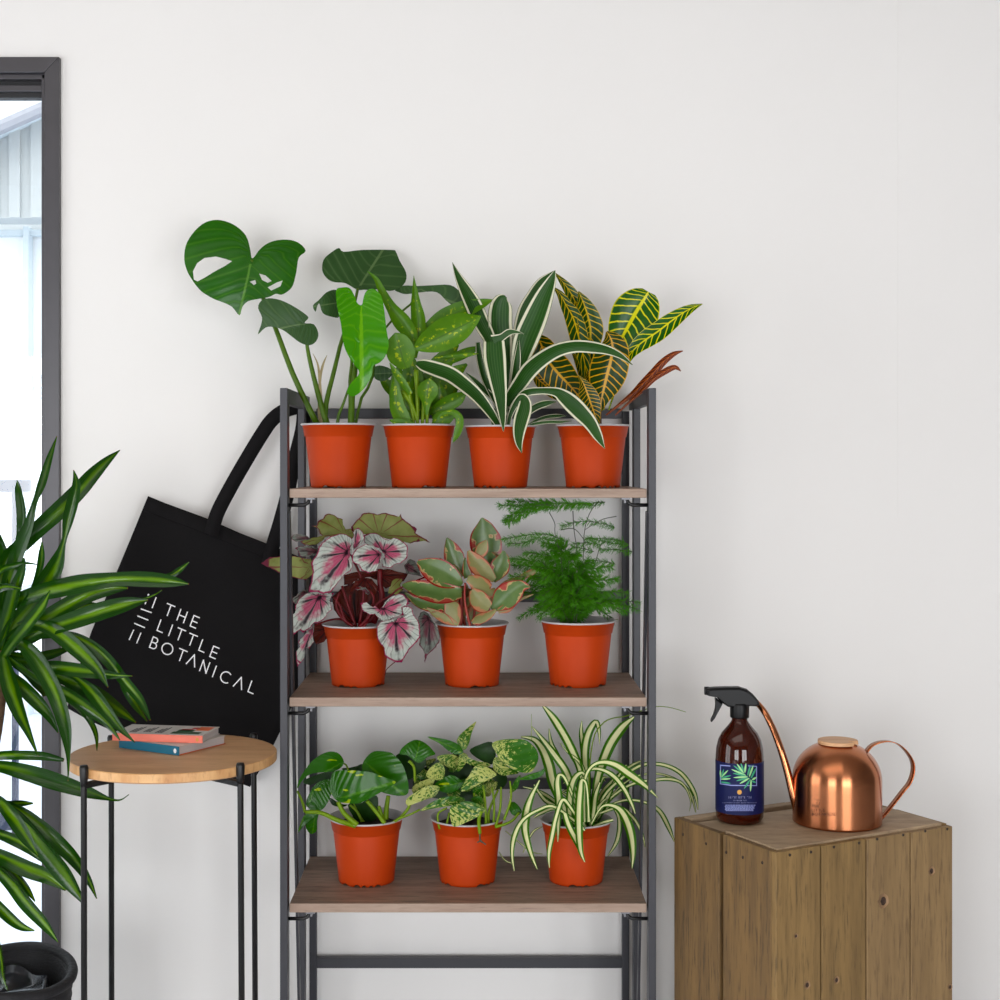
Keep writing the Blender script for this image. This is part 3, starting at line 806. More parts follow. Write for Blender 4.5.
def glyph(ch):
    arc = lambda cx_, cy_, rx, ry, a0, a1, n_=14: [(cx_+rx*math.cos(math.radians(a0+(a1-a0)*k/n_)), cy_+ry*math.sin(math.radians(a0+(a1-a0)*k/n_))) for k in range(n_+1)]
    G = {'T': [[(0, 1), (.72, 1)], [(.36, 1), (.36, 0)]], 'H': [[(0, 0), (0, 1)], [(.64, 0), (.64, 1)], [(0, .5), (.64, .5)]],
         'E': [[(0, 0), (0, 1)], [(0, 1), (.52, 1)], [(0, .5), (.48, .5)], [(0, 0), (.52, 0)]], 'L': [[(0, 1), (0, 0)], [(0, 0), (.5, 0)]],
         'I': [[(0, 0), (0, 1)]], 'N': [[(0, 0), (0, 1)], [(0, 1), (.62, 0)], [(.62, 0), (.62, 1)]], 'A': [[(0, 0), (.4, 1)], [(.4, 1), (.8, 0)]],
         'O': [arc(.5, .5, .5, .5, 0, 360, 26)], 'C': [arc(.5, .5, .5, .5, 50, 310, 20)],
         'B': [[(0, 0), (0, 1)], [(0, 1), (.28, 1)]+arc(.28, .76, .22, .24, 80, -80, 8)+[(.28, .52), (0, .52)], [(.28, .52)]+arc(.3, .26, .26, .26, 80, -80, 8)+[(.3, 0), (0, 0)]]}
    return G[ch]
mb = MB()
def put(ch, x, y, h=CAPH):
    for st in glyph(ch):
        stroke(mb, [(x+(u*RX[0]*h)+(v-1)*RY[0]*h, y+(u*RX[1]*h)+(v-1)*RY[1]*h) for u, v in st], 7.4)
for ch, x, y in (('T',316,190),('H',405,230),('E',493,270),('L',272,300),('I',350,334),('T',388,352),('T',466,388),('L',550,432),('E',624,474),
                 ('B',222,412),('O',294,444),('T',398,490),('A',468,521),('N',556,568),('I',642,608),('C',686,634),('A',781,671),('L',878,708)):
    put(ch, x, y)
for a, b_ in (((180,158),(168,192)),((240,152),(215,217)),((142,227),(207,250)),((120,274),(185,300)),((98,323),(162,350)),((90,368),(62,430)),((138,388),(112,452))):
    stroke(mb, [a, b_], 7.5)
stroke(mb, [(188, 133), (190, 131)], 9)
mb.build('printed_lettering', 'print', bag, label='white printed lettering and line emblem')

# ================================================================== CRATE
CZ = .60
cA = W(674, 818, 0)  # placeholder
def CP(px, py):
    d = CZ*F/(py-CY); v = W(px, py, d); v.z = CZ; return v
A = CP(674, 817.5); Cc = CP(776, 851.5); D = CP(952.5, 826)
an = math.radians(28.4); ex = Vector((math.cos(an), math.sin(an), 0)); ey = Vector((-math.sin(an), math.cos(an), 0))
def reach(dirv, px):   # length along dirv from the near corner until it shows at px
    k_ = (px-CX)/F; return (k_*(Cc.y+CAMD)-Cc.x)/(dirv.x-k_*dirv.y)
lx = reach(ex, 952.5); ly = reach(ey, 674)
cra = thing('wooden_crate', 'brown slatted wooden crate standing on end right of the shelving', 'crate', (Cc.x, Cc.y, 0))
def CM(mb, a0, a1, b0, b1, z0, z1):
    P = [Cc+ex*a+ey*b_+Vector((0, 0, z-CZ)) for z in (z0, z1) for (a, b_) in ((a0, b0), (a1, b0), (a1, b1), (a0, b1))]
    mb.add(P, [(0,3,2,1),(4,5,6,7),(0,1,5,4),(1,2,6,5),(2,3,7,6),(3,0,4,7)])
tk = .012; g = .0025
wds = [0]+[reach(ex, q)/lx for q in (820.5, 865.8, 910)]+[1.0]
sA, sB = reach(ey, 723.2)/ly, reach(ey, 719.2)/ly
nails = []
for i in range(4):
    mb = MB(); CM(mb, lx*wds[i]+(g if i else 0), lx*wds[i+1], 0, tk, .0, CZ-.002-(.001*i))
    mb.build('front_board', 'crate' if i < 2 else 'crateg', cra, bevel=.0015)
mb = MB(); CM(mb, -.0005, tk, tk+.0005, ly*sA, 0, CZ-.002); mb.build('side_board', 'cratel', cra, bevel=.0015)
mb = MB(); CM(mb, -.0005, tk, ly*sB, ly*.995, 0, CZ-.003); mb.build('side_board', 'cratel', cra, bevel=.0015)
mb = MB(); CM(mb, lx-tk, lx, tk+.0005, ly*.48, 0, CZ-.003); mb.build('side_board', 'crate', cra, bevel=.0015)
mb = MB(); CM(mb, lx-tk, lx, ly*.53, ly*.995, 0, CZ-.003); mb.build('side_board', 'crate', cra, bevel=.0015)
for i in range(3):
    mb = MB(); CM(mb, lx*(.0+.36*i), lx*(.28+.36*i), ly-tk, ly, 0, CZ-.004); mb.build('back_board', 'crate', cra, bevel=.0015)
# end panel boards on top and at the bottom
mb = MB(); CM(mb, tk, lx-tk, tk, ly*.53, CZ-.018, CZ); mb.build('end_board', 'cratetop', cra, bevel=.0015, label='weathered end board facing up')
mb = MB(); CM(mb, tk, lx-tk, ly*.565, ly*.83, CZ-.022, CZ-.0042); mb.build('end_board', 'cratetop', cra, bevel=.0015, label='weathered end board facing up')
mb = MB(); CM(mb, tk, lx-tk, ly*.885, ly-tk, CZ-.022, CZ-.001); mb.build('end_board', 'cratetop', cra, bevel=.0015, label='weathered end board facing up')
mb = MB(); CM(mb, tk, lx-tk, tk, ly-tk, 0.0, .018); mb.build('end_board', 'cratetop', cra)
for zz in (CZ-.055,):
    mb = MB(); CM(mb, tk+.002, tk+.03, tk+.001, ly-tk-.001, zz, CZ-.0225); mb.build('corner_batten', 'crate', cra)
    mb = MB(); CM(mb, lx-tk-.03, lx-tk-.002, tk+.001, ly-tk-.001, zz, CZ-.0225); mb.build('corner_batten', 'crate', cra)
def ondisc(mb, a, b_, z, ra, rz, face, off=.0004, n=14):
    if face == 'f': c0 = Cc+ex*a-ey*off; u = ex
    else: c0 = Cc+ey*b_-ex*(off+.0005); u = ey
    c0 = Vector((c0.x, c0.y, z)); back = (ey if face == 'f' else ex)*off
    vs = [c0+u*ra*math.cos(2*PI*k/n)*(1+.12*math.sin(3*k))+Vector((0, 0, rz*math.sin(2*PI*k/n))) for k in range(n)]
    mb.add(vs+[v+back for v in vs], [tuple(range(n))]+[(k, (k+1) % n, n+(k+1) % n, n+k) for k in range(n)])
def facepos(px, py):  # on the front face: solve along ex
    best = None
    for k in range(400):
        a = lx*k/399; p = Cc+ex*a; d = p.y+CAMD; X = CX+p.x*F/d
        if best is None or abs(X-px) < best[0]: best = (abs(X-px), a, EYE-(py-CY)*d/F)
    return best[1], best[2]
mr, mk = MB(), MB()
for px, py, r in ((883, 901, 4.4), (931.5, 871, 2.8), (836.5, 980, 2.2), (807, 985, 2.4), (796, 936, 1.5), (950, 987, 2.0)):
    a, z = facepos(px, py); ondisc(mr, a, 0, z, r*.0026, r*.0028, 'f', .0003); ondisc(mk, a, 0, z, r*.0013, r*.0016, 'f', .0006)
for q, ring_ in enumerate(mr.split('knot_ring', 'knotring', cra)):
    a, fa = mk.pieces[q]; b, fb = mk.pieces[q+1] if q+1 < len(mk.pieces) else (len(mk.v), len(mk.f))
    kk = MB(); kk.add(mk.v[a:b], [tuple(i-a for i in f) for f in mk.f[fa:fb]]); kk.build('knot', 'knot', ring_, True, label='dark wood knot')
mn = MB()
for px, py in ((790, 855), (811, 852), (834, 847), (859, 843), (877, 839), (903, 835), (925, 831), (947, 829)):
    a, z = facepos(px, py); ondisc(mn, a, 0, z, .0026, .0024, 'f', .0006, 8)
for b_, z in ((.12, .575), (.30, .572), (.46, .57), (.66, .572), (.9, .573)):
    ondisc(mn, 0, ly*b_, z, .0024, .0026, 's', .0006, 8)
mn.split('nail', 'nail', cra)

# ================================================================== SPRAY BOTTLE
bc = W(739.6, 823, 2.475); bc.z = CZ-.0042+.0003
sb = thing('spray_bottle', 'amber glass spray bottle with black trigger head and navy leaf label on the crate', 'bottle', bc)
mb = MB(); k = 2.475/F
mb.lathe([(.0005, .0008), (.030, .0), (.0345, .003), (.0375, .009), (.0378, .02), (.0378, .108), (.0368, .122), (.0335, .136), (.028, .147), (.0205, .157), (.0150, .164), (.0128, .168), (.0124, .178), (.0005, .178)], bc, 72, lambda i, r, z, a: (r*(1.07 if z < .15 else 1.03), z*1.02))
mb.build('bottle_body', 'amber', sb, True)
mb = MB(); z0 = .1755; mb.lathe([(.0005, z0), (.0154, z0), (.0160, z0+.002), (.0160, z0+.022), (.0152, z0+.0245), (.006, z0+.0245), (.006, z0+.030)], bc, 36, lambda i, r, z, a: (r*(1+(.012 if i in (2, 3) else 0)*math.sin(a*30)), z))
mb.build('cap', 'plastic', sb, True)
# trigger head traced from side
H1 = Crop(700, 680, 6.667); dB = 2.475
hull = [(35,50),(90,45),(170,42),(260,42),(310,58),(350,90),(382,128),(395,150),(392,166),(370,172),(330,170),(290,178),(255,192),(225,182),(180,175),(150,155),(122,128),(100,105),(60,100),(36,95)]
def extr(mb, cp, poly, d, half, taper=.6):
    c0 = (sum(p[0] for p in poly)/len(poly), sum(p[1] for p in poly)/len(poly)); n = len(poly)
    rings = [(-half, .80), (-half*.7, .96), (0, 1.0), (half*.7, .96), (half, .80)]
    vs = []
    for off, s in rings:
        for p in poly:
            X, Y = cp.px(c0[0]+(p[0]-c0[0])*(1-(1-s)*.5), c0[1]+(p[1]-c0[1])*s); v = W(X, Y, d); v.y += off; vs.append(v)
    fs = [tuple(range(n)), tuple(range(4*n, 5*n))[::-1]]
    for r in range(4):
        for i in range(n): fs.append((r*n+i, (r+1)*n+i, (r+1)*n+(i+1) % n, r*n+(i+1) % n))
    mb.add(vs, fs)
mb = MB(); extr(mb, H1, hull, dB, .0125); mb.build('spray_head', 'plastic', sb, False, bevel=.0008)
mb = MB(); a = W(*H1.px(34, 72), dB); mb.tube([a+Vector((.006, 0, 0)), a+Vector((-.0008, 0, 0))], .0072, 16); mb.build('nozzle', 'plastic', sb)
mb = MB(); extr(mb, H1, [(100,112),(150,150),(138,175),(118,215),(95,258),(75,282),(70,275),(88,235),(100,190),(104,150)], dB, .006); mb.build('trigger', 'plastic', sb, bevel=.0006)
def cyl(px, py, c0, R, off):
    dc = c0.y+CAMD; va = math.atan2(c0.x, dc); lo, hi = -va-1.45, -va+1.45
    f = lambda th: CX+(c0.x+R*math.sin(th))*F/(dc-R*math.cos(th))
    for _ in range(40):
        mid = (lo+hi)/2
        if f(mid) < px: lo = mid
        else: hi = mid
    d = dc-R*math.cos(lo)
    return Vector((c0.x+(R+off)*math.sin(lo), c0.y-(R+off)*math.cos(lo), EYE-(py-CY)*d/F))
# label: curved sheet with printed fronds
LP = Crop(715, 755, 18.18)
RL = .0378*1.07+.0003
def lab(x, y, off=0.0):
    """front of the bottle at crop position -> point on the label's cylinder"""
    px, py = LP.px(x, y)
    return cyl(px, py, bc, RL, off)
mb = MB(); zs0, zs1 = W(0, 763.5, 2.44).z, W(0, 814.5, 2.44).z
n = 140; vs = []
for i in range(n+1):
    th = math.radians(-118+210*i/n)
    for z in (zs1, zs0): vs.append(Vector((bc.x+RL*math.sin(th), bc.y-RL*math.cos(th), z)))
mb.add(vs, [(2*i, 2*i+2, 2*i+3, 2*i+1) for i in range(n)]); lb = mb.build('label', 'navy', sb, True, label='navy blue label with green palm fronds')
def lquad(mb, pts, off=.0003):
    if len(pts) == 4 and max(p[0] for p in pts)-min(p[0] for p in pts) > 60:   # wrap long strips round the glass
        (a, b_, c_, d_) = pts; k = 14; vs = []
        for i in range(k+1):
            f = i/k; vs += [lab(a[0]+(b_[0]-a[0])*f, a[1]+(b_[1]-a[1])*f, off), lab(d_[0]+(c_[0]-d_[0])*f, d_[1]+(c_[1]-d_[1])*f, off)]
        mb.add(vs, [(2*i, 2*i+2, 2*i+3, 2*i+1) for i in range(k)]); return
    mb.add([lab(x, y, off) for x, y in pts], [tuple(range(len(pts)))])
def lleaf(mb, a, b_, w, off=.0004):
    L = math.hypot(b_[0]-a[0], b_[1]-a[1]); nx, ny = -(b_[1]-a[1])/L*w, (b_[0]-a[0])/L*w
    mx = lambda t: (a[0]+(b_[0]-a[0])*t, a[1]+(b_[1]-a[1])*t)
    vs = []; k = 8
    for i in range(k+1):
        t = i/k; wd = math.sin(PI*min(1, t*.85+.1))**.8; p = mx(t)
        vs += [lab(p[0]+nx*wd, p[1]+ny*wd, off), lab(p[0], p[1], off+.0001), lab(p[0]-nx*wd, p[1]-ny*wd, off)]
    mb.add(vs, [(3*i+q, 3*i+3+q, 3*i+4+q, 3*i+1+q) for i in range(k) for q in (0, 1)])
mb = MB()
for q in (((95,175),(280,190),(280,208),(95,195)), ((95,190),(110,190),(110,525),(95,520)), ((95,515),(300,542),(300,560),(95,530)), ((300,542),(760,548),(760,562),(300,560)), ((745,200),(760,200),(760,560),(745,560)), ((600,190),(760,200),(760,214),(600,204))):
    lquad(mb, q, .0004)
mb.build('label_border', 'lab3', lb)
m1, m2 = MB(), MB()
fr = [((560,370),(300,260)),((570,380),(330,330)),((590,395),(340,410)),((600,410),(390,470)),((620,420),(450,520)),((640,440),(530,610)),((655,450),(640,660)),
      ((540,350),(340,190)),((520,330),(400,160)),((520,300),(470,150)),((540,320),(560,150)),((590,370),(640,190)),((620,390),(690,190)),((650,420),(745,230)),((670,450),(750,400)),((665,470),(740,500))]
for i, (a, b_) in enumerate(fr): lleaf(m1 if i % 2 else m2, a, b_, 17, .0004+.00004*i)
for i, (a, b_) in enumerate((((110,420),(290,370)),((110,440),(285,430)),((105,490),(285,515)),((120,400),(240,275)),((130,390),(160,260)),((110,400),(100,270)))): lleaf(m2 if i % 2 else m1, a, b_, 15, .0004+.00004*i)
m1.build('printed_frond', 'lab1', lb); m2.build('printed_frond', 'lab2', lb)
mb = MB(); n = 12
mb.add([lab(445+42*math.cos(2*PI*k/n), 675+44*math.sin(2*PI*k/n), .0004) for k in range(n)], [tuple(range(n))]); mb.build('gold_emblem', 'lab4', lb)
mb = MB()
x = 245; rr = random.Random(5)
for row, (y0, y1, x0_, x1_) in enumerate(((752, 790, 250, 660), (818, 838, 340, 570), (862, 876, 140, 760))):
    x = x0_
    while x < x1_:
        w_ = rr.uniform(9, 17) if row < 2 else rr.uniform(6, 12)
        if rr.random() < .85: lquad(mb, ((x, y0), (x+w_*.5, y0), (x+w_*.5, y1), (x, y1)), .0003)
        if rr.random() < .6: lquad(mb, ((x, y0), (x+w_, y0), (x+w_, y0+6), (x, y0+6)), .00035)
        x += w_*1.9
lb_t = mb.build('label_text', 'lab5', lb)
mb = MB()
for row in range(6):
    y0 = 905+row*20; x = 180+rr.uniform(0, 20)
    while x < 700:
        w_ = rr.uniform(18, 50); lquad(mb, ((x, y0), (x+w_, y0), (x+w_, y0+12), (x, y0+12)), .0003); x += w_+8
mb.build('label_text', 'lab3', lb)

# ================================================================== WATERING CAN
kc = W(837, 833, 2.45); kc.z = CZ+.0004
wc = thing('watering_can', 'domed copper watering can with wooden lid and long thin spout on the crate', 'watering can', kc)
mb = MB(); R0 = .0735
prof = [(.0005, .0006), (R0-.003, 0), (R0, .002), (R0, .004)]+[(R0, z) for z in (.02, .04, .06, .072)]
for k in range(1, 15):
    a = k/14*1.26; prof.append((R0*math.cos(a)**.92, .072+.0640*math.sin(a)))
top = prof[-1]; prof.append((.0005, top[1]+.0015))
mb.lathe(prof, kc, 96); mb.build('can_body', 'copper', wc, True)
mb = MB(); lz = top[1]; n = 144; vs = []
lc = kc+Vector((.0015, 0, 0)); ring = []
for k in range(n):
    a = 2*PI*k/n; r = .0335
    dd_ = abs(((a-math.radians(-38)+PI) % (2*PI))-PI)
    if dd_ < math.radians(13): r = .0335-.015*(1-(dd_/math.radians(13))**4)
    ring.append((r*math.cos(a), r*math.sin(a)))
for z in (lz-.001, lz+.005): vs += [lc+Vector((x*(1 if z < lz else .985), y*(1 if z < lz else .985), z)) for x, y in ring]
mb.add(vs, [tuple(range(n))[::-1], tuple(range(n, 2*n))]+[(k, (k+1) % n, n+(k+1) % n, n+k) for k in range(n)])
mb.build('lid', 'lid', wc, bevel=.0008, label='pale wooden lid with a finger notch')
mb = MB(); n = 20
mb.lathe([(.0005, lz+.0004), (.030, lz+.0003)], lc, 24)
KC = Crop(690, 670, 4.167)
mb = MB()
sp = cr([(798, 812, 2.45), (793.5, 797, 2.45), (787.5, 772, 2.455), (781, 750, 2.46), (773.5, 730, 2.47), (765, 713, 2.48), (757, 703, 2.495), (748, 696, 2.51)], 26)
mb.tube([W(*p) for p in sp], [.0072-.0022*min(1, i/20) for i in range(26)], 14); mb.build('spout', 'copper2', wc, True)
hp = [(862,757),(865,753),(872,745),(883,741.3),(893,742),(901,746.5),(908,754),(912.5,763),(912.5,773),(909,783),(903,790.5),(893,803.5),(883,816),(877.5,823)]
hp = cr([(a, b_) for a, b_ in hp], 44); vs = []
for i, p in enumerate(hp):
    c0 = W(p[0], p[1], 2.452); w_ = .0065 if i < 38 else .0065-.003*(i-38)/6
    a = W(*hp[max(i-1, 0)], 2.452); b_ = W(*hp[min(i+1, 43)], 2.452); t = (b_-a).normalized(); nn = Vector((t.z, 0, -t.x))
    tilt = Vector((.25, -1, 0)).normalized()
    for sgn in (-1, 1):
        for q in (-1, 1): vs.append(c0+tilt*w_*sgn+nn*.0007*q)
fs = []
for i in range(43):
    o_ = i*4; fs += [(o_, o_+2, o_+6, o_+4), (o_+1, o_+5, o_+7, o_+3), (o_, o_+4, o_+5, o_+1), (o_+2, o_+3, o_+7, o_+6)]
mb = MB(); mb.add(vs, fs); mb.build('handle', 'copper2', wc, True)
# etched wording on the front of the can
def canpt(px, py, off=.0003):
    return cyl(px, py, kc, R0, off)
mb = MB()
def kstroke(pts, w_=.55):
    for a, b_ in zip(pts, pts[1:]):
        L = math.hypot(b_[0]-a[0], b_[1]-a[1]) or 1; ex_, ey_ = (b_[0]-a[0])/L*w_/2, (b_[1]-a[1])/L*w_/2
        mb.add([canpt(a[0]-ex_-ey_, a[1]-ey_+ex_), canpt(a[0]-ex_+ey_, a[1]-ey_-ex_), canpt(b_[0]+ex_+ey_, b_[1]+ey_-ex_), canpt(b_[0]+ex_-ey_, b_[1]+ey_+ex_)], [(0, 1, 2, 3)])
def kword(word, x, y, h, adv):
    for ch in word:
        for st in glyph(ch): kstroke([(x+u*h, y-v*h) for u, v in st])
        x += adv*({'I': .45, 'L': .85, 'O': 1.2, 'N': 1.05}.get(ch, 1))
kword('THE', 812, 807.5, 2.6, 2.9); kword('LITTLE', 812, 811.5, 2.6, 2.7); kword('BOTANICAL', 812, 815.5, 2.6, 2.9)
for q in (((817, 802), (817, 804.5)), ((819.5, 802), (819.5, 804.5)), ((816.5, 800), (820, 800))): kstroke(q)
mb.build('etched_lettering', 'etch', wc, label='small etched lettering')

# ================================================================== PLANTS
def leafobj(parent, mat, fn, name='leaf', label=None):
    mb = MB(); fn(mb); return mb.build(name, mat, parent, True, label=label)

# ---- shelf positions
def potroot(name, label, px, shelf, rimw, group='potted plants on the shelving'):
    d = 2.61 if shelf == 2 else (2.62 if shelf == 1 else 2.60)
    v = W(px, 0, d); v.z = SZ[shelf]
    t = thing(name, label, 'plant', v, group)
    return t, d
GP = 'plants in terracotta coloured pots on the shelving'

# 1 monstera
A_ = Crop(170, 200, 4.348); B_ = Crop(300, 240, 5.263)
r, d = potroot('monstera_plant', 'monstera with broad split heart shaped leaves, leftmost pot on the top shelf', 338.5, 0, 71, GP); pot(r, 1.015, .4)
def f1(mb): outline(mb, A_, [(355,252),(348,210),(330,155),(290,115),(240,92),(190,87),(140,105),(95,150),(68,200),(62,260),(75,310),(95,345),(112,370),(140,400),(190,430),(230,445),(270,465),(302,502),(315,465),(340,440),(385,430),(430,422),(460,408),(485,412),(515,395),(535,370),(550,310),(560,250),(590,222),(565,190),(525,174),(470,174),(425,188),(390,215),(368,245)],
    (355,262), (302,500), 2.60, tt=.03, cup=.02, fold=.03, side=.02, res=18,
    holes=[[(104,346),(100,310),(118,275),(150,252),(200,246),(240,256),(270,266),(240,286),(190,313),(150,338),(120,354)],[(388,320),(415,328),(442,352),(425,360),(400,348)],[(347,355),(370,348),(382,358),(365,370)],[(425,380),(465,358),(490,350),(480,375),(440,394)]])
leafobj(r, 'mon', f1)
leafobj(r, 'mondk', lambda mb: outline(mb, A_, [(382,585),(395,545),(400,510),(383,470),(395,440),(430,427),(480,435),(530,458),(580,490),(602,512),(585,535),(625,540),(645,580),(635,615),(605,632),(565,620),(525,590),(490,565),(450,552),(415,555)], (585,538), (385,580), 2.58, tt=.03, cup=.02, fold=.03))
leafobj(r, 'mondk', lambda mb: outline(mb, B_, [(300,262),(240,228),(180,222),(145,205),(120,170),(117,130),(130,95),(165,65),(205,42),(230,62),(330,52),(480,52),(505,62),(525,110),(558,170),(555,220),(520,255),(470,268),(420,257),(380,265),(340,262)], (305,255), (430,60), 2.66, tt=-.04, cup=.01, fold=.05))
leafobj(r, 'mondk', lambda mb: outline(mb, B_, [(68,345),(100,315),(140,275),(190,262),(215,300),(210,400),(170,405),(120,385),(102,335),(90,350),(82,378)], (200,330), (72,350), 2.60, tt=.03, cup=.01))
leafobj(r, 'monbr', lambda mb: outline(mb, B_, [(190,265),(220,250),(260,252),(285,290),(300,330),(325,342),(335,300),(350,268),(380,256),(405,268),(430,300),(445,380),(455,470),(467,550),(450,610),(420,645),(385,662),(380,700),(365,740),(330,790),(285,822),(255,815),(250,785),(280,740),(312,700),(290,660),(260,620),(230,550),(215,440),(195,350)], (322,350), (325,690), 2.535, tt=.012, cup=.005, fold=.035, side=.03, res=20), label='bright glossy young leaf')
leafobj(r, 'mondk', lambda mb: outline(mb, B_, [(500,262),(545,240),(620,242),(700,238),(790,237),(840,270),(870,310),(860,345),(820,355),(770,320),(720,275),(640,275),(560,285),(520,275)], (600,255), (850,345), 2.68, tt=.04, cup=.01))
leafobj(r, 'mondk', lambda mb: outline(mb, B_, [(380,680),(420,660),(480,680),(487,710),(440,742),(395,730)], (385,705), (485,700), 2.62, tt=.01, cup=.01))
mb = MB()
st = lambda cp, pts, r_=.003, dd=(0, 0), dist=2.6: stemtube(mb, cp, pts, dist, r_, dd)
st(A_, [(355,258,.0),(395,400,-.02),(460,560,0),(540,770,.01),(645,985,0)], (.0030,.0058), (-.015,0))
st(A_, [(590,560),(600,660),(640,830),(685,985)], (.0024,.0060), (0,0))
st(B_, [(305,255),(270,400),(222,520),(180,690),(140,850),(130,985)], (.0026,.0052), (-.05,0))
st(B_, [(200,350),(262,520),(272,640),(262,760),(268,985)], (.0022,.0034), (-.02,0))
st(B_, [(322,350),(300,600),(275,800),(268,985)], (.0030,.0066), (-.03,0), 2.57)
st(B_, [(610,270),(590,330),(450,455),(400,600),(375,745),(320,840),(290,985)], (.0018,.0030), (-.06,0))
st(B_, [(260,770),(225,870),(205,920),(195,985)], (.002,.0034))
mb.split('stem', 'stem', r)
mb = MB(); ribbon(mb, B_, [(68,598,1),(95,660,5),(105,760,7),(115,900,7),(120,985,6)], 2.6); ribbon(mb, B_, [(142,606,1),(120,660,6),(105,740,7),(100,900,7),(110,985,6)], 2.61)
mb.split('dry_sheath', 'dry', r, label='pale dried leaf sheaths')

# 2 dieffenbachia
C_ = Crop(350, 280, 6.667); D2 = Crop(410, 260, 8.333); Fc = Crop(430, 340, 8.333)
r, d = potroot('dieffenbachia_plant', 'bushy dieffenbachia with yellow flecked green leaves, second pot on the top shelf', 419, 0, 70, GP); pot(r, 1.005, 1.1)
mb = MB()
RB = lambda cp, pts, dist=2.6, **k: ribbon(mb, cp, pts, dist, **k)
RB(C_, [(450,900,10),(430,740,70),(410,600,60),(400,480,8)], 2.64); RB(C_, [(520,900,10),(600,740,70),(680,640,60),(780,560,8)], 2.65)
RB(C_, [(480,880,10),(560,640,70),(640,520,60),(720,430,10)], 2.66); RB(C_, [(420,880,10),(340,800,70),(320,660,50),(330,560,5)], 2.65)
RB(C_, [(500,900,30),(470,800,90),(430,700,90),(400,600,40)], 2.66); RB(C_, [(560,900,10),(620,830,80),(660,740,60),(740,680,8)], 2.67)
RB(B_, [(355,165,2),(400,205,12),(432,270,20),(478,350,28),(535,430,46),(585,500,34),(600,560,16)], 2.60, fold=.5)
RB(C_, [(425,-30,1),(432,60,16),(440,160,34),(455,260,48),(455,350,44),(440,450,26),(430,520,15)], 2.61, fold=.5)
RB(D2, [(690,330,3),(620,355,36),(500,395,66),(400,430,78),(280,500,88),(150,600,64),(60,690,20)], 2.62, fold=.3, roll=-.3)
RB(D2, [(592,466,3),(530,500,52),(450,540,102),(340,595,128),(230,650,122),(120,700,78),(40,740,20)], 2.57, dd=(.03,0), fold=.35, roll=.2)
RB(C_, [(300,352,5),(312,385,60),(330,450,92),(350,520,88),(375,590,30)], 2.57, fold=.2)
RB(D2, [(572,780,3),(500,788,16),(420,795,22),(330,800,14),(200,820,14)], 2.58)
RB(D2, [(590,722,3),(520,750,30),(430,790,42),(300,850,34)], 2.63)
RB(C_, [(780,745,3),(720,790,44),(640,830,48),(570,860,28),(540,900,10)], 2.60, dd=(.02,0))
RB(Fc, [(190,855,3),(225,785,28),(247,700,34),(238,640,32),(185,600,24),(100,615,14),(60,660,10)], 2.53)
RB(C_, [(530,655,5),(525,700,60),(515,760,66),(512,820,30),(510,900,8)], 2.56)
RB(C_, [(290,640,3),(300,700,24),(305,780,42),(320,860,52),(360,930,50),(420,960,12)], 2.57)
RB(C_, [(265,935,5),(330,950,26),(440,965,12)], 2.55); RB(C_, [(700,895,5),(655,915,42),(600,930,50),(560,970,20)], 2.57)
RB(C_, [(265,552,3),(300,610,20),(350,680,24),(405,760,16)], 2.55)
RB(C_, [(420,640,5),(440,700,40),(450,800,40),(455,900,20)], 2.60); RB(C_, [(590,680,5),(600,760,45),(590,840,40),(560,930,15)], 2.61)
for i in range(10):
    a = random.uniform(-1, 1); ln = random.uniform(150, 330)
    x0 = 460+a*80; RB(C_, [(x0+a*ln*.8, 900-ln, 4), (x0+a*ln*.5, 900-ln*.7, 40), (x0+a*20, 900-ln*.3, 34), (x0, 930, 8)], 2.66+random.uniform(-.02, .05), roll=random.uniform(-.5, .5))
mb.build('foliage', 'die', r, True)
mb = MB()
for q in ([(430,985),(415,880),(395,760),(380,680)], [(515,985),(514,880),(510,780)], [(460,985),(420,850),(350,740)], [(400,985),(360,850),(330,740)], [(480,985),(490,860),(500,700)], [(450,985),(450,800),(440,600)]):
    stemtube(mb, C_, q, 2.585, (.0026,.0048))
mb.split('stem', 'stemy', r)

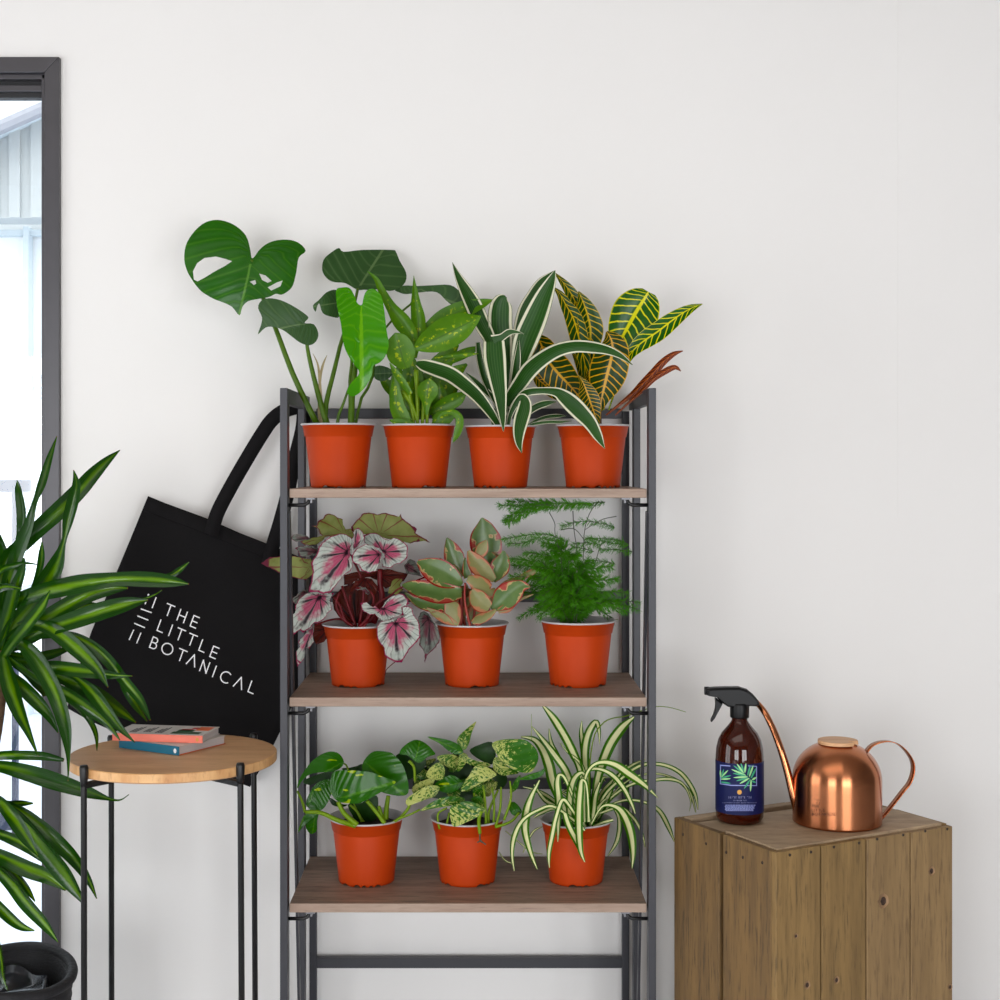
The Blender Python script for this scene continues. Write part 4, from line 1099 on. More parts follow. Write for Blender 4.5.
# 3 white striped dracaena
D_ = Crop(400, 250, 5.556); E_ = Crop(520, 260, 5.263); G_ = Crop(530, 340, 9.09)
r, d = potroot('dracaena_plant', 'dracaena with white edged strap leaves, third pot on the top shelf', 500.5, 0, 68, GP); pot(r, .985, 2.2)
LV = [(D_, [(290,68,1),(325,150,22),(365,225,38),(405,300,48),(450,400,48),(500,500,36),(540,620,28),(560,780,20),(575,970,12)], 2.60, dict(dd=(-.03,0), roll=.3)),
 (D_, [(588,258,10),(572,276,44),(560,320,64),(556,400,68),(565,480,62),(580,600,44),(588,740,32),(586,970,12)], 2.62, dict(roll=.05)),
 (D_, [(522,508,60),(527,600,64),(540,700,54),(555,800,40),(565,890,26),(571,950,16),(574,1008,2)], 2.54, dict(dd=(-.01,.015), roll=-.1)),
 (D_, [(690,467,1),(645,455,10),(605,458,20),(565,485,22),(520,508,40)], 2.55, dict(fold=.1)),
 (D_, [(862,112,2),(840,170,28),(800,260,52),(750,380,68),(700,500,70),(665,620,50),(640,730,36),(610,860,20),(590,970,10)], 2.58, dict(roll=-.3, dd=(.02,0))),
 (D_, [(855,116,2),(790,180,30),(740,260,40),(700,350,50),(660,500,40),(620,700,20),(600,960,10)], 2.62, dict(roll=-.4)),
 (D_, [(92,628,16),(130,640,36),(200,662,44),(280,692,46),(350,742,44),(420,802,40),(480,872,32),(530,945,22),(560,1000,12)], 2.55, dict(dd=(.03,0), roll=.5)),
 (E_, [(592,552,2),(530,505,15),(460,475,24),(380,460,31),(290,455,33),(200,475,37),(120,520,42),(50,580,46),(0,650,42),(-50,720,33),(-85,800,20),(-98,880,10)], 2.53, dict(roll=.4, dd=(.05,-.05))),
 (G_, [(680,988,2),(620,880,42),(550,760,64),(470,670,78),(390,590,82),(310,520,70),(240,475,46),(127,462,34),(-20,474,38),(-90,520,34),(-150,610,24),(-200,720,17),(-230,860,12)], 2.50, dict(roll=.3, dd=(.01,-.07))),
 (Fc, [(765,942,2),(742,860,32),(742,760,54),(762,660,66),(785,580,64),(790,515,52),(760,478,34),(710,540,28),(665,640,20),(640,780,14)], 2.525, dict(dd=(.01,-.03), roll=.1)),
 (G_, [(240,560,4),(150,575,30),(60,605,35),(-20,660,30),(-100,740,22),(-160,860,14)], 2.58, dict()),
 (G_, [(380,735,2),(280,745,13),(180,745,16),(80,755,16),(0,775,12),(-110,850,10)], 2.57, dict()),
 (G_, [(330,690,2),(250,690,18),(150,700,18),(40,740,14),(-100,840,10)], 2.62, dict()),
 (Fc, [(300,272,3),(380,340,20),(460,420,28),(540,500,25),(590,620,14),(620,780,10)], 2.62, dict()),
 (Fc, [(400,20,20),(415,150,32),(450,300,32),(500,420,27),(560,560,20),(600,760,10)], 2.62, dict()),
 (D_, [(660,500,4),(650,620,22),(630,760,22),(600,960,10)], 2.57, dict()),
 (Fc, [(520,640,20),(530,700,18),(560,780,10)], 2.58, dict())]
for cp, pts, dist, kw in LV:
    mb = MB(); kw.setdefault('fold', .3); ribbon(mb, cp, pts, dist, cols=8, **kw); mb.build('leaf', 'war', r, True)

# 4 croton
H_ = Crop(580, 280, 7.692); I_ = Crop(520, 270, 10)
r, d = potroot('croton_plant', 'croton with green leaves veined yellow and orange, rightmost pot on the top shelf', 593, 0, 68, GP); pot(r, 1.0, 3.0)
LV = [('cro', I_, [(345,25,4),(420,110,34),(490,200,56),(545,300,72),(590,420,72),(620,560,62),(640,750,50),(660,900,40),(700,1200,20),(740,1600,8)], 2.62, {}),
 ('cro', I_, [(325,165,4),(400,240,36),(460,350,62),(520,450,86),(560,560,95),(590,680,95),(620,800,80),(650,950,55),(700,1250,24),(740,1620,8)], 2.59, dict(roll=.3)),
 ('cro', I_, [(585,212,5),(620,290,52),(655,380,92),(685,480,118),(705,580,130),(705,680,118),(700,820,80),(700,1000,50),(720,1300,22),(745,1600,8)], 2.60, dict(roll=.2)),
 ('crob', H_, [(528,90,55),(512,118,105),(480,170,150),(430,250,180),(380,340,168),(330,430,130),(295,500,75),(270,580,28),(230,760,12),(180,1000,6)], 2.585, dict(roll=-.1, dd=(.01,0))),
 ('crob', H_, [(942,184,3),(860,215,30),(780,260,50),(690,325,66),(600,395,74),(510,455,70),(430,520,52),(370,600,32),(300,760,14),(220,1000,6)], 2.57, dict(roll=-.3, dd=(.03,0))),
 ('croo', H_, [(205,396,8),(238,450,70),(252,520,118),(238,620,142),(212,720,146),(188,820,118),(168,910,66),(155,1010,12)], 2.55, dict(roll=.1, dd=(.01,0))),
 ('croo', G_, [(440,320,3),(490,400,45),(520,480,82),(555,580,92),(590,680,56),(612,780,16)], 2.53, {}),
 ('croo', E_, [(85,390,6),(110,440,52),(150,530,78),(205,600,82),(262,660,62),(320,730,28),(400,830,8)], 2.60, dict(roll=-.3)),
 ('croo', E_, [(62,590,5),(110,640,34),(180,690,40),(290,740,28),(400,830,8)], 2.62, {}),
 ('cror', H_, [(792,545,3),(720,570,19),(640,630,28),(560,720,32),(480,800,28),(400,880,20),(300,960,12),(200,1040,6)], 2.57, dict(dd=(.02,0))),
 ('cror', H_, [(776,702,3),(730,672,18),(660,700,24),(570,760,20),(480,850,15),(380,940,10),(270,1040,5)], 2.56, dict(dd=(.02,0))),
 ('cro', H_, [(-60,560,6),(0,640,40),(60,780,55),(110,920,30),(140,1030,8)], 2.62, {}),
 ('croo', H_, [(60,700,6),(80,800,45),(110,900,40),(140,1010,8)], 2.58, {})]
for mt, cp, pts, dist, kw in LV:
    mb = MB(); kw.setdefault('fold', .3); ribbon(mb, cp, pts, dist, cols=8, n=30, **kw); mb.build('leaf', mt, r, True)
mb = MB(); stemtube(mb, H_, [(150,800),(150,950),(148,1130)], 2.6, (.003,.0045)); mb.build('stem', 'bark', r, True)

# 5 begonia
J_ = Crop(280, 505, 11.11); K_ = Crop(340, 505, 10); L_ = Crop(280, 580, 10); M_ = Crop(360, 580, 10)
r, d = potroot('begonia_plant', 'begonia with silver and pink leaves, left pot on the middle shelf', 358, 1, 70, GP); pot(r, .98, .2)
def OL(mt, cp, poly, org, tip, dist, **kw):
    kw.setdefault('smooth', False); kw.setdefault('jag', .55); kw.setdefault('ruf', .0025)
    mb = MB(); outline(mb, cp, poly, org, tip, dist, **kw); return mb.build('leaf', mt, r, True)
OL('beg', J_, [(640,325),(560,350),(500,390),(430,460),(410,540),(345,640),(365,740),(350,850),(320,960),(420,965),(480,990),(560,970),(600,920),(650,850),(700,790),(780,740),(810,680),(800,610),(780,560),(800,490),(815,420),(790,360),(740,330),(690,318)], (765,520), (340,950), 2.54, tt=.03, cup=.015, fold=.02)
OL('beg', J_, [(828,270),(870,250),(920,300),(940,370),(905,430),(850,480),(815,500),(815,400)], (830,470), (870,255), 2.55, tt=.01, res=8)
OL('beg', K_, [(425,480),(330,400),(250,390),(170,430),(120,500),(125,570),(190,600),(215,655),(280,680),(360,665),(395,600),(420,530)], (400,490), (230,640), 2.535, tt=.02, cup=.012)
OL('beg', K_, [(430,485),(395,430),(300,410),(245,380),(240,300),(300,280),(370,285),(430,330),(480,350),(540,325),(600,345),(665,395),(680,440),(670,530),(610,585),(540,600),(500,630),(425,620),(425,560),(450,520)], (432,470), (650,480), 2.55, tt=.02, cup=.012)
OL('begb', K_, [(110,220),(150,170),(220,90),(290,75),(370,95),(460,78),(540,100),(590,115),(610,85),(620,130),(700,190),(770,240),(755,280),(820,320),(905,375),(840,358),(770,370),(700,385),(620,370),(540,350),(440,330),(380,320),(300,310),(200,280),(130,270)], (390,300), (860,360), 2.62, tt=.01, cup=.01)
OL('begb', J_, [(350,235),(410,225),(420,180),(480,150),(500,110),(550,95),(600,110),(640,140),(695,155),(700,220),(730,270),(790,260),(825,330),(800,380),(700,360),(600,350),(500,360),(440,320),(420,260)], (720,320), (480,160), 2.62, tt=-.01, cup=.01)
OL('begb', J_, [(220,400),(330,370),(430,350),(500,340),(490,380),(420,430),(330,450),(250,430)], (480,370), (230,410), 2.60, res=8)
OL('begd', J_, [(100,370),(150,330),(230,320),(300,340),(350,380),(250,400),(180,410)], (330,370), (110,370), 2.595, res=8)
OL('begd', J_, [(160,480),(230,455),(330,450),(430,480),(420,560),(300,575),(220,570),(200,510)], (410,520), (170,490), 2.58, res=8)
OL('begb', J_, [(130,720),(220,610),(340,590),(370,700),(310,780),(220,740)], (350,650), (140,720), 2.60, res=8)
OL('begb', C1, [(261,563),(270,557),(281,556),(295,556),(315,560),(320,570),(305,580),(292,577),(283,575),(272,569)], (316,568), (262,563), 2.60, res=8)
OL('beg', L_, [(540,130),(500,200),(520,300),(470,340),(450,380),(380,430),(340,430),(290,490),(230,530),(200,500),(150,540),(100,555),(105,350),(150,330),(150,260),(190,190),(240,150),(280,130),(350,115),(420,130)], (400,165), (120,530), 2.56, tt=.02, cup=.012)
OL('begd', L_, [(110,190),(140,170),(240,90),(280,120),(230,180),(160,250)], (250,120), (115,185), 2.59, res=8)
OL('beg', L_, [(340,440),(330,560),(340,620),(290,690),(260,670),(240,790),(170,870),(160,720),(200,670),(180,620),(250,540),(290,480)], (325,470), (172,860), 2.58, tt=.01, res=9)
OL('beg', M_, [(360,380),(300,400),(200,420),(165,470),(170,560),(195,630),(240,680),(245,750),(310,800),(370,825),(420,825),(450,770),(490,700),(540,650),(600,580),(605,500),(580,400),(540,350),(520,280),(470,260),(420,275),(430,320),(460,360),(420,370)], (355,415), (340,810), 2.515, tt=.0, cup=.012, fold=.015)
OL('beg', M_, [(150,260),(200,300),(240,240),(290,180),(370,140),(430,140),(480,190),(495,240),(420,270),(440,350),(330,380),(250,430),(200,390),(150,340),(100,350),(20,300),(0,230),(60,220),(130,270)], (230,285), (470,220), 2.53, tt=.01)
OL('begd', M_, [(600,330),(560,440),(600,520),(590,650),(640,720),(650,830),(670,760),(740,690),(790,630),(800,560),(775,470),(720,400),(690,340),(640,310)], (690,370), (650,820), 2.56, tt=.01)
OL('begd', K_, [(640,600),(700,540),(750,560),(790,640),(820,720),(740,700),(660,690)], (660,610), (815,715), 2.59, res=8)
OL('begb', K_, [(520,760),(560,730),(640,730),(600,800),(640,850),(560,900),(480,880)], (480,860), (620,740), 2.585, res=8)
OL('begr', K_, [(40,700),(200,660),(350,660),(480,640),(680,690),(640,760),(560,780),(460,840),(380,760),(300,720),(180,740),(100,800),(40,800)], (380,700), (100,780), 2.60, jag=.3)
OL('begr', K_, [(90,860),(150,760),(230,720),(320,740),(380,820),(360,920),(300,870),(240,800),(160,830),(120,900)], (250,740), (100,880), 2.57, jag=.3)
OL('begr', L_, [(520,170),(640,60),(760,20),(900,30),(980,90),(1000,250),(960,420),(860,440),(700,430),(600,380),(540,300)], (760,430), (760,40), 2.64, jag=.3)
OL('begd', L_, [(745,90),(800,60),(860,75),(900,130),(880,150),(820,100),(770,105)], (890,130), (750,90), 2.55, res=8)
OL('begr', L_, [(340,440),(420,430),(520,520),(440,620),(360,650),(330,560)], (480,480), (350,630), 2.61, jag=.3)
mb = MB(); b0 = (78, 47)
stc = lambda cp, pts, r_=(.0016,.0026), dist=2.6, dd=(0,0): stemtube(mb, cp, pts, dist, r_, dd)
stc(K_, [(400,640),(400,800),(420,950),(330,1180)], (.0050,.0060), 2.59); stc(L_, [(760,80),(880,100),(940,200),(860,440),(800,470)], (.002,.0026), 2.56)
stc(L_, [(540,170),(600,260),(650,400),(740,470)], (.002,.003), 2.575); stc(L_, [(600,120),(560,240),(620,380),(740,470)], (.002,.003), 2.575)
stc(L_, [(1150,280),(1010,300),(900,400),(820,470)], (.0018,.0026), 2.57); stc(K_, [(850,720),(600,830),(500,910),(360,1000),(260,1180)], (.0014,.002), 2.55)
stc(L_, [(860,230),(900,300),(860,400),(790,470)], (.002,.0028), 2.56); stc(L_, [(700,150),(700,300),(760,470)], (.002,.003), 2.6); stc(L_, [(620,60),(680,250),(760,470)], (.0024,.003), 2.59)
stc(J_, [(765,520),(900,800),(930,1000),(880,1350)], (.0022,.003), 2.58); stc(L_, [(330,460),(500,400),(640,400),(740,470)], (.0016,.0026), 2.6)
stc(M_, [(350,820),(300,860),(262,900),(250,950)], (.0008,.0006), 2.515)
mb.split('stem', 'stemr', r)

# 6 ruby leaved rubber plant
R_ = Crop(400, 510, 7.143)
r, d = potroot('rubber_plant', 'compact plant of thick green leaves edged pink and cream, middle pot on the middle shelf', 472, 1, 69, GP); pot(r, 1.0, .9)
mb = MB()
RB(R_, [(585,55,6),(598,110,62),(605,180,105),(615,250,115),(625,330,95),(620,400,50)], 2.62, fold=.2, roll=.1)
RB(R_, [(335,198,5),(360,260,48),(385,330,72),(410,400,62),(440,470,30)], 2.60)
RB(R_, [(465,340,5),(470,420,26),(490,480,34)], 2.585)
RB(R_, [(125,365,12),(190,400,66),(270,440,94),(350,480,84),(415,515,46),(445,530,14)], 2.57, roll=.35, dd=(.02,0))
RB(R_, [(15,535,6),(80,545,42),(180,568,66),(280,590,72),(370,595,60),(440,590,36)], 2.56, roll=.6, dd=(.03,0), fold=.5)
RB(R_, [(35,590,5),(120,650,34),(220,680,48),(310,690,34),(420,740,15)], 2.565, roll=.3)
RB(R_, [(740,290,8),(735,350,52),(712,410,70),(690,460,50),(665,510,18)], 2.585, roll=-.3)
RB(R_, [(930,552,5),(870,545,45),(800,585,84),(740,635,88),(690,680,50),(650,705,20)], 2.55, roll=-.2, dd=(.02,0))
RB(R_, [(690,470,10),(640,400,60),(640,340,60),(640,300,20)], 2.61)
RB(R_, [(280,345,6),(330,385,22),(390,420,25),(440,480,20)], 2.60)
ol1 = mb.build('foliage', 'rub', r, True)
mb = MB()
RB(R_, [(620,215,5),(598,255,38),(575,300,44),(545,345,20)], 2.575); RB(R_, [(488,290,10),(525,350,52),(575,410,66),(625,460,52),(675,500,20)], 2.57, roll=.3)
RB(R_, [(480,490,22),(540,515,58),(590,555,70),(645,590,45),(680,560,8)], 2.555, roll=-.3); RB(R_, [(515,570,22),(545,615,60),(585,665,68),(640,700,40)], 2.54, roll=.2)
RB(R_, [(190,700,5),(260,742,28),(340,785,32),(410,820,10)], 2.56); RB(R_, [(405,825,15),(395,760,44),(370,700,62),(340,660,30)], 2.56)
RB(R_, [(996,420,4),(930,450,24),(850,490,18),(760,520,18),(690,570,10)], 2.58); RB(R_, [(952,602,3),(880,630,10),(810,670,9),(720,720,8)], 2.55)
RB(R_, [(822,680,8),(765,700,34),(700,722,18)], 2.545); RB(R_, [(685,712,10),(630,752,32),(565,780,38),(515,805,15)], 2.54, roll=.4)
RB(R_, [(300,780,5),(330,720,30),(380,690,20),(450,740,10)], 2.58); RB(R_, [(560,470,10),(520,400,40),(500,340,20)], 2.60)
RB(R_, [(480,800,10),(560,700,60),(640,640,40),(700,600,8)], 2.60); RB(R_, [(460,800,10),(420,720,50),(400,650,30),(380,600,8)], 2.60)
rq = random.Random(4)
for q in range(12):
    a = rq.uniform(-1.25, 1.25); x0, y0 = 450+rq.uniform(-50, 60), rq.uniform(620, 760); L_r = rq.uniform(90, 170)
    x1, y1 = x0+math.sin(a)*L_r, y0-math.cos(a)*L_r
    RB(R_, [(x1, y1, 4), (x0*.3+x1*.7, y0*.3+y1*.7, 34), (x0*.65+x1*.35, y0*.65+y1*.35, 38), (x0, y0, 12)], 2.60+rq.uniform(-.01, .03), roll=rq.uniform(-.6, .6), fold=.5)
mb.build('foliage', 'rubb', r, True, label='paler undersides of the leaves')
mb = MB()
stemtube(mb, R_, [(465,520),(462,620),(475,720),(505,840)], 2.56, (.0018,.0026)); stemtube(mb, R_, [(560,500),(540,650),(520,840)], 2.60, (.0018,.0026)); stemtube(mb, R_, [(440,600),(440,720),(430,840)], 2.58, (.003,.004))
stemtube(mb, R_, [(640,700),(600,790),(540,830)], 2.56, (.0016,.0026)); stemtube(mb, R_, [(410,560),(430,700),(470,840)], 2.6, (.002,.003))
mb.split('stem', 'stemp', r)

# 7 asparagus fern
S_ = Crop(490, 490, 6.25)
r, d = potroot('asparagus_fern', 'feathery asparagus fern, right pot on the middle shelf', 578, 1, 72, GP); pot(r, 1.04, 1.7)
mbf = MB(); mbs = MB()
rf_ = random.Random(11)
def frond(cp, pts, w, dist, dd=(0, 0), tipw=.1, dens=1.0, droop=.35):
    """flat feathery spray along a path; w half width in crop units"""
    P = cr([(*cp.px(p[0], p[1]),) for p in pts], 24); wpx = w/cp.k
    for i in range(24):
        pass
    ws = [W(p[0], p[1], dist-(dd[0]+(dd[1]-dd[0])*i/23)) for i, p in enumerate(P)]
    mbs.tube(ws, [.0007]*24, 5)
    L = sum((a-b_).length for a, b_ in zip(ws, ws[1:])); m_ = int(L/.0034*dens)
    for j in range(m_):
        t = (j+rf_.random()*.5)/m_; f = t*23; i = min(int(f), 22); c0 = ws[i].lerp(ws[i+1], f-i); T = (ws[i+1]-ws[i]).normalized()
        prof_ = math.sin(PI*min(1, (t*.92+.08)))**.6
        for sgn in (-1, 1):
            S = Vector((T.z, 0, -T.x))*sgn
            dirv = (T*rf_.uniform(.5, .9)+S*rf_.uniform(.35, .7)+Vector((0, rf_.uniform(-.8, .8), -droop*rf_.random()))).normalized()
            ln = wpx*dist/F*prof_*rf_.uniform(.7, 1.15)
            k2 = max(2, int(ln/.0022))
            for q in range(k2):
                b0 = c0+dirv*ln*q/k2
                for s2 in (-1, 1):
                    nd = (dirv*1.1+T.cross(dirv).normalized()*s2*.25+Vector((rf_.uniform(-.5, .5), rf_.uniform(-.5, .5), rf_.uniform(-.6, .4)))).normalized()
                    nl = rf_.uniform(.0045, .0085)*(1-.4*q/k2); e = b0+nd*nl*1.45
                    wd = nd.cross(Vector((rf_.uniform(-.3, .3), 1, rf_.uniform(-.3, .3)))).normalized()*.00038
                    mbf.add([b0-wd, b0+wd, e+wd*.6, e-wd*.6], [(0, 1, 2, 3)])
FR = [([(650,95),(520,85),(380,85),(220,100),(60,95)], 52, 2.57), ([(420,100),(300,95),(200,140),(110,215)], 56, 2.56), ([(400,85),(280,110),(150,150),(90,190)], 54, 2.58), ([(720,75),(600,85),(480,90)], 22, 2.60), ([(380,80),(240,75),(110,75)], 50, 2.6),
      ([(780,235),(700,210),(580,195),(450,225)], 20, 2.6), ([(470,322),(400,290),(300,275),(180,290),(80,305)], 26, 2.58), ([(420,320),(300,300),(220,330),(110,335)], 22, 2.6),
      ([(840,322),(740,305),(600,302)], 12, 2.6), ([(870,342),(760,332),(620,300)], 9, 2.6), ([(888,385),(780,372),(690,370)], 9, 2.6), ([(780,460),(700,445),(600,440)], 16, 2.6), ([(690,345),(620,330),(520,335)], 12, 2.62), ([(650,385),(580,365),(510,355)], 16, 2.6)]
for pts, w, dist in FR:
    frond(S_, pts[::-1] if pts[0][0] < pts[-1][0] and 0 else pts[::-1], w, dist, droop=.6) if False else frond(S_, pts, w, dist, droop=.5)
base = (490, 840)
ends = [(130,540),(150,470),(130,430),(220,390),(330,330),(430,330),(560,390),(640,450),(760,480),(800,560),(860,640),(935,700),(930,745),(860,760),(780,815),(700,720),(250,760),(180,800),(300,800),(200,650),(230,600),(640,760),(350,420),(500,400),(420,480),(600,520),(700,600),(300,560),(380,600),(560,640),(480,560),(340,700),(640,680),(280,480),(680,540),(740,660),(820,700),(240,540),(400,380),(560,460)]
for (x, y) in ends:
    mx_ = base[0]+(x-base[0])*.35+rf_.uniform(-20, 20); my_ = min(y, 700)-10+(base[1]-y)*.12
    frond(S_, [base, (mx_*.6+base[0]*.4, (my_+base[1])/2), (mx_, my_), ((mx_+x)/2, (my_+y)/2-8), (x, y)], rf_.uniform(46, 66), 2.62, (0, rf_.uniform(-.06, .1)), droop=.5, dens=.8)
for i in range(26):
    x = rf_.uniform(330, 660); y = rf_.uniform(560, 790)
    frond(S_, [base, ((x+base[0])/2, y-40), (x+(x-base[0])*.25, y)], 50, 2.61, (0, rf_.uniform(-.04, .09)), droop=.6, dens=.8)
o = mbf.build('foliage', 'fern', r, False); o['kind'] = 'stuff'
for q in ([(570,600),(545,380),(525,250),(518,130)], [(560,640),(583,430),(590,260),(625,140),(680,70)], [(620,560),(665,430),(690,350),(720,320)], [(480,560),(410,290),(405,210),(370,140)], [(590,250),(700,185),(790,165)], [(600,330),(530,245),(440,250)]):
    stemtube(mbs, S_, q, 2.6, (.0005,.0009))
for q in range(7): stemtube(mbs, S_, [(base[0]-30+q*12, 880), (base[0]-40+q*16, 760), (base[0]-60+q*24, 640)], 2.6, (.001,.0014))
mbs.build('stem', 'brn', r, True)

# 8 pothos
T_ = Crop(290, 740, 8.333)
r, d = potroot('pothos_plant', 'glossy green pothos with few yellow flecks, left pot on the bottom shelf', 366.5, 2, 71, GP); pot(r, 1.03, 2.6)
fo = MB()
OP = lambda cp, poly, org, tip, dist, **k: outline(fo, cp, poly, org, tip, dist, **k)
OP(T_, [(60,405),(72,340),(110,270),(180,180),(260,120),(340,95),(410,115),(450,180),(425,230),(360,262),(250,270),(170,285),(110,330)], (435,195), (65,395), 2.56, tt=.03, cup=.02, fold=.03, side=.02)
OP(T_, [(345,325),(250,345),(180,410),(130,530),(165,585),(110,640),(65,770),(130,700),(200,640),(240,600),(290,560),(335,480),(350,400)], (200,400), (70,760), 2.58, tt=.02, cup=.01, fold=.02)
OP(T_, [(400,512),(350,460),(330,400),(340,320),(370,262),(450,250),(560,255),(680,270),(780,310),(882,350),(800,410),(730,450),(640,500),(560,530),(480,527)], (405,490), (880,350), 2.525, tt=.03, cup=.02, fold=.03, side=.025, res=16)
OP(T_, [(600,215),(640,140),(700,95),(790,95),(850,110),(920,180),(960,260),(985,360),(985,440),(940,465),(860,460),(780,440),(700,400),(620,300)], (640,200), (950,460), 2.57, tt=.04, cup=.02, fold=.03)
OP(T_, [(220,760),(165,780),(130,700),(200,600),(240,600),(225,680)], (210,610), (190,770), 2.59, res=8)
o = fo.build('foliage', 'pot', r, True)
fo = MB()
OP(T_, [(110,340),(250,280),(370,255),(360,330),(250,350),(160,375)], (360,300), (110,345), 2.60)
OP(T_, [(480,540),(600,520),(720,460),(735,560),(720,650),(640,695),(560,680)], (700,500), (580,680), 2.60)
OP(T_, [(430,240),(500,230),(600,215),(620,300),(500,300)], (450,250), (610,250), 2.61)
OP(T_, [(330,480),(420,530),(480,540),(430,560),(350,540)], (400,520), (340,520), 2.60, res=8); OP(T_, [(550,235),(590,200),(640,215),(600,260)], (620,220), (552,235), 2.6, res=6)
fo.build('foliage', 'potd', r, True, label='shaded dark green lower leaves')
mb = MB()
for q, rr_, ds in (([(125,600,0),(250,605,0),(400,670,0),(545,715,-.01)], (.0032,.0048), 2.54), ([(400,515),(450,610),(560,708)], (.0038,.0050), 2.54), ([(640,505),(720,600),(788,692)], (.0034,.0042), 2.55),
                   ([(820,465),(805,560),(800,660)], (.0038,.0050), 2.60), ([(435,190),(480,230),(500,400),(560,600),(620,690)], (.0016,.0024), 2.61), ([(60,425),(100,510),(125,600)], (.0020,.003), 2.57), ([(500,540),(560,600),(600,680)], (.002,.003), 2.60), ([(740,550),(760,620),(780,680)], (.003,.004), 2.6)):
    stemtube(mb, T_, q, ds, rr_)
mb.split('stem', 'stemy', r)

# 9 marbled pothos
U_ = Crop(390, 715, 6.667)
r, d = potroot('marbled_pothos_plant', 'trailing pothos with cream marbled leaves, middle pot on the bottom shelf', 467.5, 2, 70, GP); pot(r, 1.02, 1.3)
fo = MB()
OP(U_, [(680,190),(740,165),(830,160),(900,165),(950,200),(985,250),(985,310),(940,380),(860,380),(790,340),(730,290),(700,240)], (700,205), (940,375), 2.53, tt=.03, cup=.02, fold=.02, side=-.02)
OP(U_, [(575,45),(550,60),(500,100),(460,140),(445,180),(480,225),(505,230),(530,180),(545,120)], (490,225), (573,47), 2.56, tt=-.01)
OP(U_, [(710,392),(640,345),(570,340),(530,400),(500,440),(470,505),(520,500),(600,460),(680,420)], (700,390), (475,500), 2.54, tt=.02, fold=.02)
OP(U_, [(400,620),(430,600),(500,575),(580,590),(640,630),(600,670),(520,710),(430,745),(405,700)], (625,625), (410,735), 2.525, tt=.015)
OP(U_, [(200,640),(280,580),(350,550),(440,540),(500,560),(470,590),(380,610),(280,625)], (480,560), (205,640), 2.54, tt=.03)
OP(U_, [(110,560),(180,510),(260,470),(330,480),(300,540),(220,570),(120,605)], (320,490), (115,600), 2.56, tt=.01)
OP(U_, [(330,315),(365,360),(350,430),(290,430),(240,405),(270,350)], (330,325), (250,420), 2.56)
OP(U_, [(480,260),(560,300),(650,320),(665,342),(560,340),(500,310)], (485,265), (660,340), 2.56)
OP(U_, [(690,300),(720,280),(790,345),(860,385),(800,400),(740,400),(690,360)], (700,310), (800,400), 2.56)
OP(U_, [(870,400),(830,440),(795,520),(840,500),(860,460)], (860,410), (800,515), 2.56, res=8)
OP(U_, [(310,280),(400,260),(460,290),(440,350),(370,340)], (330,280), (450,320), 2.58)
OP(U_, [(150,480),(240,430),(300,420),(260,500),(170,540)], (290,430), (155,520), 2.58); OP(U_, [(560,480),(640,470),(620,600),(560,560)], (630,480), (570,560), 2.57); OP(U_, [(540,560),(600,540),(640,620),(580,600)], (600,550), (580,600), 2.55)
OP(U_, [(470,250),(520,270),(500,330),(450,380),(455,300)], (490,260), (455,370), 2.57)
rm = random.Random(21)
for q in range(16):
    x, y = rm.uniform(150, 640), rm.uniform(330, 560); a = rm.uniform(0, 2*PI); L_h = rm.uniform(55, 85)
    ca, sa = math.cos(a), math.sin(a)
    hp_ = [(0, 0), (-.18, .35), (.1, .62), (.55, .6), (1.0, .38), (1.5, 0), (1.0, -.38), (.55, -.6), (.1, -.62), (-.18, -.35)]
    OP(U_, [(x+(u*ca-v*sa)*L_h, y+(u*sa+v*ca)*L_h*.7) for u, v in hp_], (x+ca*8, y+sa*5), (x+ca*L_h*1.5, y+sa*L_h*1.05), 2.60+rm.uniform(0, .03), tt=rm.uniform(-.01, .03), cup=.01, fold=.02, res=8)
fo.build('foliage', 'mar', r, True)
fo = MB()
OP(U_, [(65,260),(80,220),(130,180),(180,165),(240,190),(290,240),(300,265),(250,280),(190,320),(120,270)], (170,300), (200,170), 2.565)
OP(U_, [(248,145),(330,155),(400,170),(460,200),(490,250),(440,262),(390,240),(330,190)], (470,240), (252,147), 2.56, tt=.02)
OP(U_, [(300,460),(400,400),(480,440),(470,480),(400,520),(320,500)], (470,450), (310,490), 2.57); OP(Crop(500,700,8.333), [(160,662),(240,620),(340,590),(375,560),(360,620),(280,662)], (350,590), (165,662), 2.53)
OP(U_, [(790,600),(830,580),(880,640),(850,672),(810,660)], (850,660), (800,600), 2.56, res=8)
fo.build('foliage', 'pot', r, True, label='plain green leaves')
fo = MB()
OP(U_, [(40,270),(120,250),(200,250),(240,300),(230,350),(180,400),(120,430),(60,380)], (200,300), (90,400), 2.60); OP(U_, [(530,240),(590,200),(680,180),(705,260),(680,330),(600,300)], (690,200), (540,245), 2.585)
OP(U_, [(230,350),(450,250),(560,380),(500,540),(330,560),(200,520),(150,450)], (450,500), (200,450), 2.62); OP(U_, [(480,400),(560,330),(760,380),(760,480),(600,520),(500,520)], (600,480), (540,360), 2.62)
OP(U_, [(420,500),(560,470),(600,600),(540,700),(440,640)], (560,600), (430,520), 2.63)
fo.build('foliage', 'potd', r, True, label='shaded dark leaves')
mb = MB()
